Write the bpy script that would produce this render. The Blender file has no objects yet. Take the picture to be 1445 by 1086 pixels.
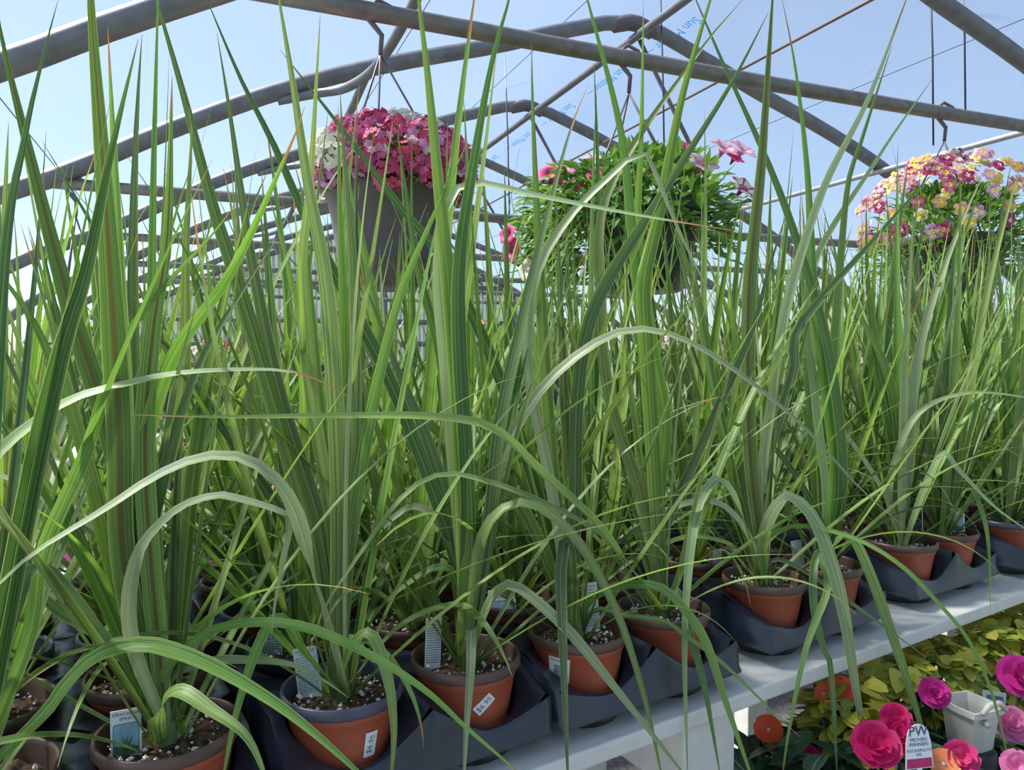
import bpy, math, random
from mathutils import Vector, Matrix, Euler, noise
R = math.radians
rnd = random.Random(7)
scene = bpy.context.scene
COL = scene.collection

# ------------------------------------------------------------------ camera, sky, sun, exposure
CAMZ = 1.35
FPX = 1050.0
PITCH = R(2.35)
cam = bpy.data.cameras.new('camera')
cam.sensor_width = 36.0
cam.lens = FPX / 1445.0 * 36.0
cam.clip_start = 0.02
cam_ob = bpy.data.objects.new('camera', cam)
COL.objects.link(cam_ob)
cam_ob.location = (0, 0, CAMZ)
cam_ob.rotation_euler = (R(90) - PITCH, 0, 0)
scene.camera = cam_ob

world = bpy.data.worlds.new('world')
scene.world = world
world.use_nodes = True
wn = world.node_tree.nodes
wl = world.node_tree.links
wn.clear()
w_out = wn.new('ShaderNodeOutputWorld')
w_bg = wn.new('ShaderNodeBackground')
w_sky = wn.new('ShaderNodeTexSky')
w_sky.sky_type = 'NISHITA'
w_sky.sun_disc = False
w_sky.sun_elevation = R(55.3)
w_sky.sun_rotation = R(-79)
w_sky.air_density = 1.0
w_sky.dust_density = 0.6
w_sky.ozone_density = 1.0
wl.new(w_sky.outputs[0], w_bg.inputs[0])
wl.new(w_bg.outputs[0], w_out.inputs[0])
w_bg.inputs[1].default_value = 0.105

sun = bpy.data.lights.new('sun_offscreen', 'SUN')
sun.energy = 8.0
sun.angle = R(11)
sun.color = (1.0, 0.95, 0.87)
sun_ob = bpy.data.objects.new('sun_offscreen', sun)
COL.objects.link(sun_ob)
sun_dir = Vector((-0.68, 0.13, 1.0)).normalized()      # towards the sun
sun_ob.rotation_euler = sun_dir.to_track_quat('Z', 'Y').to_euler()
sun_ob.location = (-6, 4, 12)

scene.view_settings.view_transform = 'Standard'
scene.view_settings.look = 'None'
scene.view_settings.gamma = 1.0
scene.view_settings.use_curve_mapping = False
scene.view_settings.exposure = 0.50

# ------------------------------------------------------------------ helpers
CF = Vector((0, math.cos(PITCH), -math.sin(PITCH)))
CU = Vector((0, math.sin(PITCH), math.cos(PITCH)))
CAM = Vector((0, 0, CAMZ))

def at(x, y, Y):
    """world point seen at a pixel of the 1445x1086 photograph, at distance Y in front of the camera"""
    a = (x - 722.5) / FPX
    b = (543 - y) / FPX
    d = Vector((a, 0, 0)) + CU * b + CF
    return CAM + d * (Y / d.y)

def atz(x, y, z):
    a = (x - 722.5) / FPX
    b = (543 - y) / FPX
    d = Vector((a, 0, 0)) + CU * b + CF
    return CAM + d * ((z - CAMZ) / d.z)

class MB:
    def __init__(self):
        self.v = []; self.f = []; self.uv = []; self.mi = []
    def add(self, verts, faces, uvs=None, mi=0):
        o = len(self.v)
        self.v.extend(Vector(p) for p in verts)
        for i, f in enumerate(faces):
            self.f.append(tuple(o + k for k in f))
            self.mi.append(mi)
            self.uv.append(uvs[i] if uvs else None)
        return self
    def box(self, c, s, rot=None, mi=0):
        c = Vector(c); hx, hy, hz = s[0] / 2, s[1] / 2, s[2] / 2
        vs = [Vector((x, y, z)) for z in (-hz, hz) for y in (-hy, hy) for x in (-hx, hx)]
        if rot is not None:
            vs = [rot @ p for p in vs]
        self.add([p + c for p in vs], [(0, 2, 3, 1), (4, 5, 7, 6), (0, 1, 5, 4), (2, 6, 7, 3), (0, 4, 6, 2), (1, 3, 7, 5)], mi=mi)
        return self
    def tube(self, pts, r, n=10, cap=True, mi=0):
        pts = [Vector(p) for p in pts]
        m = len(pts)
        rs = r if isinstance(r, (list, tuple)) else [r] * m
        tang = []
        for i in range(m):
            a = pts[max(0, i - 1)]; b = pts[min(m - 1, i + 1)]
            tang.append((b - a).normalized())
        ref = Vector((0, 0, 1)) if abs(tang[0].z) < 0.9 else Vector((1, 0, 0))
        nrm = (ref - tang[0] * ref.dot(tang[0])).normalized()
        vs = []
        for i in range(m):
            nrm = nrm - tang[i] * nrm.dot(tang[i])
            nrm.normalize()
            bn = tang[i].cross(nrm)
            for k in range(n):
                a = 2 * math.pi * k / n
                vs.append(pts[i] + (nrm * math.cos(a) + bn * math.sin(a)) * rs[i])
        fs = []
        for i in range(m - 1):
            for k in range(n):
                k2 = (k + 1) % n
                fs.append((i * n + k, i * n + k2, (i + 1) * n + k2, (i + 1) * n + k))
        if cap:
            fs.append(tuple(range(n - 1, -1, -1)))
            fs.append(tuple((m - 1) * n + k for k in range(n)))
        self.add(vs, fs, mi=mi)
        return self
    def lathe(self, prof, n=32, c=(0, 0, 0), mi=0, close_bottom=False, close_top=False):
        c = Vector(c)
        vs = [c + Vector((r * math.cos(2 * math.pi * k / n), r * math.sin(2 * math.pi * k / n), z)) for r, z in prof for k in range(n)]
        fs = []
        for i in range(len(prof) - 1):
            for k in range(n):
                k2 = (k + 1) % n
                fs.append((i * n + k, i * n + k2, (i + 1) * n + k2, (i + 1) * n + k))
        if close_bottom: fs.append(tuple(range(n - 1, -1, -1)))
        if close_top: fs.append(tuple((len(prof) - 1) * n + k for k in range(n)))
        self.add(vs, fs, mi=mi)
        return self
    def mesh(self, name, mats, smooth=False):
        me = bpy.data.meshes.new(name)
        me.from_pydata(self.v, [], self.f)
        if not isinstance(mats, (list, tuple)): mats = [mats]
        for m in mats: me.materials.append(m)
        me.polygons.foreach_set('material_index', self.mi)
        if smooth: me.polygons.foreach_set('use_smooth', [True] * len(self.f))
        if any(u is not None for u in self.uv):
            lay = me.uv_layers.new(name='UVMap')
            flat = []
            for f, u in zip(self.f, self.uv):
                if u is None: u = [(0, 0)] * len(f)
                for q in u: flat.extend(q)
            lay.data.foreach_set('uv', flat)
        me.update()
        return me
    def build(self, name, mats, parent=None, smooth=False):
        return link(name, self.mesh(name, mats, smooth), parent)

def link(name, me, parent=None, loc=None, rot=None, scale=None):
    o = bpy.data.objects.new(name, me)
    COL.objects.link(o)
    if parent is not None: o.parent = parent
    if loc is not None: o.location = loc
    if rot is not None: o.rotation_euler = rot
    if scale is not None: o.scale = (scale,) * 3 if isinstance(scale, (int, float)) else scale
    return o

def tag(o, label=None, cat=None, group=None, kind=None):
    if label: o['label'] = label
    if cat: o['category'] = cat
    if group: o['group'] = group
    if kind: o['kind'] = kind
    return o

def empty(name, loc=(0, 0, 0), rz=0.0):
    o = bpy.data.objects.new(name, None)
    COL.objects.link(o)
    o.empty_display_size = 0.05
    o.location = loc
    o.rotation_euler = (0, 0, rz)
    return o

def catmull(pts, n):
    """smooth polyline through pts, n+1 points evenly spaced along it"""
    P = [Vector(p) for p in pts]
    if len(P) == 2:
        return [P[0].lerp(P[1], i / n) for i in range(n + 1)]
    E = [P[0] * 2 - P[1]] + P + [P[-1] * 2 - P[-2]]
    dense = []
    for i in range(1, len(E) - 2):
        p0, p1, p2, p3 = E[i - 1], E[i], E[i + 1], E[i + 2]
        for k in range(12):
            t = k / 12
            dense.append(0.5 * ((2 * p1) + (p2 - p0) * t + (2 * p0 - 5 * p1 + 4 * p2 - p3) * t * t + (3 * p1 - p0 - 3 * p2 + p3) * t ** 3))
    dense.append(P[-1])
    L = [0.0]
    for a, b in zip(dense, dense[1:]): L.append(L[-1] + (b - a).length)
    out = []; j = 0
    for i in range(n + 1):
        s = L[-1] * i / n
        while j < len(L) - 2 and L[j + 1] < s: j += 1
        t = (s - L[j]) / max(1e-9, L[j + 1] - L[j])
        out.append(dense[j].lerp(dense[j + 1], min(1, t)))
    return out

# ------------------------------------------------------------------ materials
def new_mat(name):
    m = bpy.data.materials.new(name); m.use_nodes = True
    nt = m.node_tree
    return m, nt, nt.nodes, nt.links, nt.nodes['Principled BSDF']

def plain(name, col, rough=0.5, metal=0.0, var=0.12, scale=30.0, bump=0.0, spec=0.5, trans=0.0, trcol=None):
    """a base colour with a little noise variation, optional relief, optional translucency"""
    m, nt, N, L, b = new_mat(name)
    tc = N.new('ShaderNodeTexCoord')
    no = N.new('ShaderNodeTexNoise'); no.inputs['Scale'].default_value = scale; no.inputs['Detail'].default_value = 4
    L.new(tc.outputs['Object'], no.inputs['Vector'])
    cr = N.new('ShaderNodeValToRGB')
    cr.color_ramp.elements[0].position = 0.3; cr.color_ramp.elements[1].position = 0.7
    cr.color_ramp.elements[0].color = (*[c * (1 - var) for c in col], 1)
    cr.color_ramp.elements[1].color = (*[min(1, c * (1 + var)) for c in col], 1)
    L.new(no.outputs['Fac'], cr.inputs['Fac'])
    L.new(cr.outputs['Color'], b.inputs['Base Color'])
    b.inputs['Roughness'].default_value = rough
    b.inputs['Metallic'].default_value = metal
    b.inputs['Specular IOR Level'].default_value = spec
    if bump > 0:
        bp = N.new('ShaderNodeBump'); bp.inputs['Strength'].default_value = bump; bp.inputs['Distance'].default_value = 0.003
        L.new(no.outputs['Fac'], bp.inputs['Height']); L.new(bp.outputs['Normal'], b.inputs['Normal'])
    if trans > 0:
        t = N.new('ShaderNodeBsdfTranslucent'); mx = N.new('ShaderNodeMixShader')
        t.inputs['Color'].default_value = (*(trcol or col), 1)
        mx.inputs[0].default_value = trans
        L.new(b.outputs[0], mx.inputs[1]); L.new(t.outputs[0], mx.inputs[2])
        L.new(mx.outputs[0], N['Material Output'].inputs['Surface'])
    return m

def mathn(N, L, op, a, b=None, clamp=False):
    n = N.new('ShaderNodeMath'); n.operation = op; n.use_clamp = clamp
    for i, x in enumerate((a, b)):
        if x is None: continue
        if isinstance(x, (int, float)): n.inputs[i].default_value = x
        else: L.new(x, n.inputs[i])
    return n.outputs[0]

def mixc(N, L, fac, a, b):
    n = N.new('ShaderNodeMix'); n.data_type = 'RGBA'
    if isinstance(fac, (int, float)): n.inputs[0].default_value = fac
    else: L.new(fac, n.inputs[0])
    for i, x in ((6, a), (7, b)):
        if isinstance(x, tuple): n.inputs[i].default_value = (*x, 1)
        else: L.new(x, n.inputs[i])
    return n.outputs[2]

def blade_mat(name, dark, light, rib, rib_amt, trans=0.33, ribw=0.085):
    """strap leaf: fine parallel veins, midrib, pale margins and a dried tip, varied per leaf"""
    m, nt, N, L, b = new_mat(name)
    uv = N.new('ShaderNodeUVMap'); uv.uv_map = 'UVMap'
    sp = N.new('ShaderNodeSeparateXYZ'); L.new(uv.outputs[0], sp.inputs[0])
    u, v = sp.outputs[0], sp.outputs[1]
    oi = N.new('ShaderNodeObjectInfo'); rn = oi.outputs['Random']
    cb = N.new('ShaderNodeCombineXYZ')
    L.new(mathn(N, L, 'MULTIPLY', u, 9.0), cb.inputs[0])
    L.new(mathn(N, L, 'MULTIPLY', v, 0.7), cb.inputs[1])
    L.new(mathn(N, L, 'MULTIPLY', rn, 60.0), cb.inputs[2])
    no = N.new('ShaderNodeTexNoise'); no.inputs['Scale'].default_value = 2.2; no.inputs['Detail'].default_value = 3
    L.new(cb.outputs[0], no.inputs['Vector'])
    st = N.new('ShaderNodeMapRange'); st.inputs[1].default_value = 0.38; st.inputs[2].default_value = 0.62
    L.new(no.outputs['Fac'], st.inputs[0])
    base = mixc(N, L, st.outputs[0], dark, light)
    # per-leaf tone
    hs = N.new('ShaderNodeHueSaturation')
    L.new(base, hs.inputs['Color'])
    L.new(mathn(N, L, 'ADD', mathn(N, L, 'MULTIPLY', rn, 0.035), 0.478), hs.inputs['Hue'])
    r2 = mathn(N, L, 'FRACT', mathn(N, L, 'MULTIPLY', rn, 17.3))
    L.new(mathn(N, L, 'ADD', mathn(N, L, 'MULTIPLY', r2, 0.7), 0.7), hs.inputs['Value'])
    L.new(mathn(N, L, 'ADD', mathn(N, L, 'MULTIPLY', rn, 0.25), 0.8), hs.inputs['Saturation'])
    du = mathn(N, L, 'ABSOLUTE', mathn(N, L, 'SUBTRACT', u, 0.5))
    # midrib
    mr = N.new('ShaderNodeMapRange'); mr.inputs[1].default_value = ribw * 0.4; mr.inputs[2].default_value = ribw
    mr.inputs[3].default_value = 1; mr.inputs[4].default_value = 0
    L.new(du, mr.inputs[0])
    c1 = mixc(N, L, mathn(N, L, 'MULTIPLY', mr.outputs[0], rib_amt), hs.outputs[0], rib)
    # margins
    ed = N.new('ShaderNodeMapRange'); ed.inputs[1].default_value = 0.445; ed.inputs[2].default_value = 0.475
    L.new(du, ed.inputs[0])
    c2 = mixc(N, L, mathn(N, L, 'MULTIPLY', ed.outputs[0], 0.7), c1, (0.46, 0.52, 0.20))
    # dried tip, on part of the leaves longer than on others
    ts = mathn(N, L, 'SUBTRACT', 0.985, mathn(N, L, 'MULTIPLY', mathn(N, L, 'POWER', r2, 3.0), 0.10))
    tp = mathn(N, L, 'MULTIPLY', mathn(N, L, 'SUBTRACT', v, ts), 40.0, True)
    c3 = mixc(N, L, tp, c2, (0.46, 0.22, 0.09))
    L.new(c3, b.inputs['Base Color'])
    b.inputs['Roughness'].default_value = 0.42
    b.inputs['Specular IOR Level'].default_value = 0.45
    bp = N.new('ShaderNodeBump'); bp.inputs['Strength'].default_value = 0.35; bp.inputs['Distance'].default_value = 0.001
    L.new(no.outputs['Fac'], bp.inputs['Height']); L.new(bp.outputs['Normal'], b.inputs['Normal'])
    t = N.new('ShaderNodeBsdfTranslucent')
    tcm = N.new('ShaderNodeMix'); tcm.data_type = 'RGBA'; tcm.blend_type = 'MULTIPLY'; tcm.inputs[0].default_value = 1.0
    L.new(c3, tcm.inputs[6]); tcm.inputs[7].default_value = (1.2, 1.25, 0.75, 1)
    L.new(tcm.outputs[2], t.inputs['Color'])
    mx = N.new('ShaderNodeMixShader'); mx.inputs[0].default_value = trans
    L.new(b.outputs[0], mx.inputs[1]); L.new(t.outputs[0], mx.inputs[2])
    L.new(mx.outputs[0], N['Material Output'].inputs['Surface'])
    return m

M = {}
M['blade'] = blade_mat('blade_green', (0.065, 0.155, 0.025), (0.23, 0.37, 0.085), (0.30, 0.42, 0.12), 0.5)
M['blade_deep'] = blade_mat('blade_deep', (0.038, 0.105, 0.028), (0.135, 0.25, 0.07), (0.25, 0.36, 0.12), 0.4)
M['blade_brown'] = blade_mat('blade_brown_rib', (0.085, 0.19, 0.03), (0.22, 0.36, 0.07), (0.15, 0.10, 0.032), 0.9, 0.33, 0.13)
M['blade_pale'] = blade_mat('blade_pale', (0.20, 0.29, 0.13), (0.36, 0.44, 0.22), (0.42, 0.48, 0.26), 0.5, 0.25)
M['blade_lime'] = blade_mat('blade_lime', (0.12, 0.24, 0.035), (0.27, 0.40, 0.08), (0.36, 0.46, 0.13), 0.5, 0.38)

def terracotta(name, col):
    m, nt, N, L, b = new_mat(name)
    tc = N.new('ShaderNodeTexCoord')
    n1 = N.new('ShaderNodeTexNoise'); n1.inputs['Scale'].default_value = 9; n1.inputs['Detail'].default_value = 5
    n2 = N.new('ShaderNodeTexNoise'); n2.inputs['Scale'].default_value = 55; n2.inputs['Detail'].default_value = 3
    oi = N.new('ShaderNodeObjectInfo')
    vm = N.new('ShaderNodeVectorMath'); vm.operation = 'ADD'
    L.new(tc.outputs['Object'], vm.inputs[0]); L.new(oi.outputs['Location'], vm.inputs[1])
    L.new(vm.outputs[0], n1.inputs['Vector']); L.new(vm.outputs[0], n2.inputs['Vector'])
    c = mixc(N, L, n1.outputs['Fac'], tuple(x * 0.86 for x in col), tuple(min(1, x * 1.12) for x in col))
    dirt = N.new('ShaderNodeMapRange'); dirt.inputs[1].default_value = 0.69; dirt.inputs[2].default_value = 0.74
    L.new(n2.outputs['Fac'], dirt.inputs[0])
    c = mixc(N, L, mathn(N, L, 'MULTIPLY', dirt.outputs[0], 0.6), c, (0.12, 0.06, 0.04))
    L.new(c, b.inputs['Base Color'])
    b.inputs['Roughness'].default_value = 0.42
    return m
M['terracotta'] = terracotta('terracotta_plastic', (0.36, 0.088, 0.045))
M['green_pot'] = plain('dark_green_plastic', (0.012, 0.03, 0.03), 0.35)
M['rim_brown'] = plain('rim_brown_plastic', (0.105, 0.062, 0.05), 0.4, var=0.25, scale=40)
M['rim_navy'] = plain('rim_navy_plastic', (0.075, 0.075, 0.115), 0.35, var=0.2)
M['tray'] = plain('tray_navy_black_plastic', (0.020, 0.026, 0.045), 0.30, var=0.35, scale=14, spec=0.6)
M['pipe'] = plain('galvanised_pipe', (0.17, 0.17, 0.185), 0.5, 0.4, var=0.2, scale=18)
M['pipe_tie'] = plain('galvanised_tie_pipe', (0.19, 0.175, 0.165), 0.48, 0.4, var=0.25, scale=22)
M['pipe_light'] = plain('pale_conduit', (0.38, 0.38, 0.39), 0.45, 0.3)
M['wire'] = plain('black_wire', (0.05, 0.05, 0.07), 0.5)
M['rust_wire'] = plain('rusty_wire', (0.16, 0.11, 0.10), 0.6)
M['hanger'] = plain('brown_grey_hanger', (0.12, 0.10, 0.12), 0.45)
M['white_paint'] = plain('white_painted_wood', (0.66, 0.65, 0.62), 0.55, var=0.06, scale=40, bump=0.15)
M['basket_brown'] = plain('brown_grey_basket', (0.085, 0.068, 0.058), 0.45, var=0.06)
M['basket_green'] = plain('deep_green_basket', (0.012, 0.035, 0.02), 0.4)
M['foliage'] = plain('fresh_foliage', (0.12, 0.27, 0.05), 0.5, var=0.5, scale=25, trans=0.35, trcol=(0.25, 0.45, 0.06))
M['foliage_dark'] = plain('deep_foliage', (0.035, 0.10, 0.03), 0.4, var=0.4, scale=25, trans=0.2, trcol=(0.1, 0.25, 0.04))
M['gold_leaf'] = plain('golden_leaf', (0.52, 0.50, 0.055), 0.42, var=0.35, scale=16, trans=0.35, trcol=(0.7, 0.65, 0.05))
M['gold_leaf_green'] = plain('golden_green_leaf', (0.28, 0.40, 0.06), 0.42, var=0.3, scale=16, trans=0.35, trcol=(0.5, 0.6, 0.06))
M['imp_leaf'] = plain('dark_glossy_leaf', (0.022, 0.055, 0.028), 0.35, var=0.35, scale=30, trans=0.12, trcol=(0.06, 0.15, 0.04))
M['imp_leaf_var'] = plain('variegated_leaf', (0.10, 0.16, 0.09), 0.35, var=0.9, scale=70, trans=0.12, trcol=(0.1, 0.2, 0.06))
M['magenta'] = plain('magenta_petal', (0.62, 0.02, 0.16), 0.5, var=0.15, trans=0.3, trcol=(0.8, 0.03, 0.2))
M['purple_pink'] = plain('purple_pink_petal', (0.55, 0.03, 0.28), 0.5, var=0.15, trans=0.3, trcol=(0.7, 0.05, 0.35))
M['light_pink'] = plain('light_pink_petal', (0.75, 0.22, 0.45), 0.5, var=0.2, trans=0.3, trcol=(0.8, 0.3, 0.5))
M['orange'] = plain('orange_petal', (0.85, 0.11, 0.03), 0.5, var=0.12, trans=0.3, trcol=(0.9, 0.15, 0.04))
M['coral'] = plain('coral_petal', (0.8, 0.28, 0.10), 0.5, var=0.12, trans=0.3, trcol=(0.9, 0.3, 0.1))
M['verb_pink'] = plain('verbena_pink', (0.60, 0.10, 0.26), 0.55, var=0.4, scale=45, trans=0.25, trcol=(0.6, 0.1, 0.3))
M['verb_lilac'] = plain('verbena_lilac', (0.58, 0.24, 0.48), 0.55, var=0.25, scale=45, trans=0.25, trcol=(0.6, 0.25, 0.5))
M['verb_red'] = plain('verbena_red', (0.56, 0.06, 0.14), 0.55, var=0.2, trans=0.25, trcol=(0.6, 0.06, 0.1))
M['cream_petal'] = plain('cream_petal', (0.80, 0.80, 0.64), 0.55, var=0.1, trans=0.3, trcol=(0.8, 0.8, 0.6))
M['yellow_petal'] = plain('yellow_petal', (0.85, 0.66, 0.08), 0.55, var=0.15, trans=0.3, trcol=(0.9, 0.7, 0.1))
M['wine_petal'] = plain('wine_petal', (0.42, 0.04, 0.14), 0.55, var=0.3, trans=0.3, trcol=(0.5, 0.05, 0.2))
M['dusty_petal'] = plain('dusty_pink_petal', (0.62, 0.32, 0.33), 0.55, var=0.25, trans=0.3, trcol=(0.7, 0.35, 0.3))
M['pale_petal'] = plain('pale_pink_petal', (0.80, 0.60, 0.66), 0.55, var=0.1, trans=0.35, trcol=(0.85, 0.6, 0.7))
M['hot_pink'] = plain('hot_pink_petal', (0.70, 0.05, 0.22), 0.55, var=0.2, trans=0.3, trcol=(0.8, 0.08, 0.3))
M['perlite'] = plain('perlite_white', (0.80, 0.79, 0.75), 0.8, var=0.06)
M['tag_white'] = plain('tag_white_card', (0.80, 0.82, 0.84), 0.45, var=0.02)
M['tag_blue'] = plain('tag_bluish_card', (0.50, 0.62, 0.68), 0.5, var=0.04)
M['ink'] = plain('dark_blue_ink', (0.03, 0.06, 0.13), 0.6)
M['ink_grey'] = plain('grey_ink', (0.12, 0.17, 0.22), 0.6)
M['ink_black'] = plain('black_ink', (0.015, 0.015, 0.02), 0.6)
M['pic_sky'] = plain('picture_sky_blue', (0.25, 0.45, 0.60), 0.5, var=0.2, scale=60)
M['pic_ground'] = plain('picture_ground_green', (0.07, 0.16, 0.10), 0.5, var=0.4, scale=200)
M['pic_plant'] = plain('picture_plant_green', (0.06, 0.22, 0.05), 0.5, var=0.3, scale=200)
M['sticker'] = plain('sticker_white', (0.72, 0.73, 0.80), 0.5, var=0.03)
M['white_plastic'] = plain('white_plastic', (0.62, 0.60, 0.54), 0.4, var=0.04)
M['blue_plastic'] = plain('slate_blue_plastic', (0.14, 0.22, 0.30), 0.35)
M['black_plastic'] = plain('black_plastic', (0.015, 0.015, 0.017), 0.4)
M['stem'] = plain('stem_green', (0.15, 0.22, 0.07), 0.5)
M['cyan_print'] = plain('cyan_print', (0.02, 0.30, 0.75), 0.6, trans=0.25, trcol=(0.04, 0.38, 0.8))
M['grey_print'] = plain('grey_print', (0.16, 0.20, 0.28), 0.6, trans=0.4, trcol=(0.25, 0.3, 0.4))

def soil_mat():
    m, nt, N, L, b = new_mat('potting_soil')
    tc = N.new('ShaderNodeTexCoord')
    n1 = N.new('ShaderNodeTexNoise'); n1.inputs['Scale'].default_value = 160; n1.inputs['Detail'].default_value = 6
    L.new(tc.outputs['Object'], n1.inputs['Vector'])
    cr = N.new('ShaderNodeValToRGB')
    e = cr.color_ramp.elements
    e[0].position = 0.35; e[0].color = (0.008, 0.005, 0.004, 1)
    e[1].position = 0.72; e[1].color = (0.17, 0.095, 0.05, 1)
    L.new(n1.outputs['Fac'], cr.inputs[0]); L.new(cr.outputs[0], b.inputs['Base Color'])
    b.inputs['Roughness'].default_value = 0.9
    bp = N.new('ShaderNodeBump'); bp.inputs['Strength'].default_value = 0.9; bp.inputs['Distance'].default_value = 0.004
    L.new(n1.outputs['Fac'], bp.inputs['Height']); L.new(bp.outputs[0], b.inputs['Normal'])
    return m
M['soil'] = soil_mat()

def film_mat():
    m, nt, N, L, b = new_mat('greenhouse_film')
    N.remove(b)
    out = N['Material Output']
    tr = N.new('ShaderNodeBsdfTransparent'); tr.inputs[0].default_value = (0.93, 0.97, 1.0, 1)
    tl = N.new('ShaderNodeBsdfTranslucent')
    df = N.new('ShaderNodeBsdfDiffuse'); df.inputs[0].default_value = (0.8, 0.84, 0.9, 1)
    tc = N.new('ShaderNodeTexCoord'); mp = N.new('ShaderNodeMapping'); mp.inputs['Scale'].default_value = (1.0, 1.0, 1.0)
    no = N.new('ShaderNodeTexNoise'); no.inputs['Scale'].default_value = 1.6; no.inputs['Detail'].default_value = 6; no.inputs['Distortion'].default_value = 0.6
    L.new(tc.outputs['Object'], mp.inputs[0]); L.new(mp.outputs[0], no.inputs[0])
    c = mixc(N, L, no.outputs['Fac'], (0.52, 0.66, 0.90), (0.66, 0.78, 0.98))
    L.new(c, tl.inputs[0])
    m1 = N.new('ShaderNodeMixShader'); m1.inputs[0].default_value = 0.25
    m2 = N.new('ShaderNodeMixShader'); m2.inputs[0].default_value = 0.20
    L.new(tl.outputs[0], m1.inputs[1]); L.new(df.outputs[0], m1.inputs[2])
    L.new(tr.outputs[0], m2.inputs[1]); L.new(m1.outputs[0], m2.inputs[2])
    L.new(m2.outputs[0], out.inputs[0])
    return m
M['film'] = film_mat()

def panel_mat():
    m, nt, N, L, b = new_mat('ribbed_polycarbonate')
    tc = N.new('ShaderNodeTexCoord')
    no = N.new('ShaderNodeTexNoise'); no.inputs['Scale'].default_value = 3
    L.new(tc.outputs['Object'], no.inputs[0])
    c = mixc(N, L, no.outputs['Fac'], (0.26, 0.31, 0.29), (0.36, 0.41, 0.38))
    L.new(c, b.inputs['Base Color']); b.inputs['Roughness'].default_value = 0.4
    t = N.new('ShaderNodeBsdfTranslucent'); t.inputs[0].default_value = (0.34, 0.40, 0.37, 1)
    mx = N.new('ShaderNodeMixShader'); mx.inputs[0].default_value = 0.45
    L.new(b.outputs[0], mx.inputs[1]); L.new(t.outputs[0], mx.inputs[2]); L.new(mx.outputs[0], N['Material Output'].inputs[0])
    return m
M['panel'] = panel_mat()
M['gravel'] = plain('gravel_floor', (0.19, 0.18, 0.17), 0.9, var=0.45, scale=60, bump=0.8)
M['knee'] = plain('dark_knee_wall', (0.06, 0.06, 0.065), 0.7)

# ------------------------------------------------------------------ the greenhouse shell
GA = math.atan(429.5 / FPX)
G = Vector((-math.sin(GA), math.cos(GA), 0))            # along the house, away from the camera
T = Vector((math.cos(GA), math.sin(GA), 0))             # across the house
RIDGE = Vector((0.554, 3.46, 0))
PROF = [(0.0, 1.52), (0.35, 1.43), (0.673, 1.315), (1.0, 1.215), (1.336, 1.10), (1.6, 0.99), (1.83, 0.877), (2.05, 0.76), (2.26, 0.64),
        (2.47, 0.545), (2.68, 0.44), (2.95, 0.24), (3.18, -0.02), (3.36, -0.38), (3.45, -0.8), (3.47, -1.35)]
def gh(m, q, h):
    p = RIDGE + G * m + T * q
    return Vector((p.x, p.y, CAMZ + h))
def prof_h(q):
    q = abs(q)
    for (a, ha), (b, hb) in zip(PROF, PROF[1:]):
        if a <= q <= b: return ha + (hb - ha) * (q - a) / (b - a)
    return -1.35
HOOPS = [-6.2, -4.9, -3.6, -2.3, -1.0, 0.0, 1.22, 2.44, 3.66, 4.88]
M_END = 6.1
M_NEAR = -7.5

def section():
    return [(-q, h) for q, h in reversed(PROF)] + [(q, h) for q, h in PROF[1:]]
SEC = section()

# roof film: one skin over all hoops, the eave walls part of their own structures
def skin(name, sec, lift):
    mb = MB()
    ms = [M_NEAR + (M_END - M_NEAR) * i / 40 for i in range(41)]
    vs = []
    for m in ms:
        sag = 0.0
        for (q, h) in sec:
            w = 0.012 * noise.noise(Vector((m * 1.7, q * 1.3, 3.1)))
            vs.append(gh(m, q * (1 + lift / 3.4), h + lift + w))
    n = len(sec)
    fs = [(i * n + k, i * n + k + 1, (i + 1) * n + k + 1, (i + 1) * n + k) for i in range(len(ms) - 1) for k in range(n - 1)]
    mb.add(vs, fs)
    return mb.build(name, M['film'], None, True)
il = [i for i, (q, h) in enumerate(SEC) if q <= -2.67][-1]
ir = [i for i, (q, h) in enumerate(SEC) if q >= 2.67][0]
CEIL = tag(skin('ceiling', SEC[il:ir + 1], 0.05), 'pale translucent plastic film roof stretched over the pipe hoops', 'roof', kind='structure')
tag(skin('wall_left', SEC[:il + 1], 0.05), 'translucent plastic film side wall on the sunny side', 'wall', kind='structure')
tag(skin('wall_right', SEC[ir:], 0.05), 'translucent plastic film side wall on the shaded side', 'wall', kind='structure')

# near end: film gable
mb = MB()
mb.add([gh(M_NEAR, q * 1.015, h + 0.05) for q, h in SEC], [tuple(range(len(SEC)))])
tag(mb.build('wall_near', M['film']), 'translucent film end wall of the greenhouse', 'wall', kind='structure')

# far end: ribbed panel gable with girts, dark knee wall
wall_back = empty('wall_back', gh(M_END, 0, -CAMZ))
tag(wall_back, 'ribbed pale grey panel end wall with horizontal girts', 'wall', kind='structure')
inv = Matrix.Translation(-wall_back.location)
def wb(mb, name, mat, smooth=False):
    mb.v = [inv @ p for p in mb.v]
    return mb.build(name, mat, wall_back, smooth)
KNEE = -0.13
qs = [(-3.42 + 6.84 * i / 228) for i in range(229)]
cols = []
for k in range(6):
    mb = MB()
    a, b_ = k * 38, (k + 1) * 38
    vs = []; fs = []
    for i in range(a, b_ + 1):
        q = qs[i]
        d = 0.0 if i % 2 == 0 else 0.012
        top = min(prof_h(q) + 0.04, 1.56)
        vs.append(gh(M_END + d, q, min(KNEE, top))); vs.append(gh(M_END + d, q, top))
    for i in range(b_ - a):
        fs.append((2 * i, 2 * i + 2, 2 * i + 3, 2 * i + 1))
    mb.add(vs, fs)
    wb(mb, 'wall_panel', M['panel'])
mb = MB(); c = gh(M_END + 0.03, 0, 0); 
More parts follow.
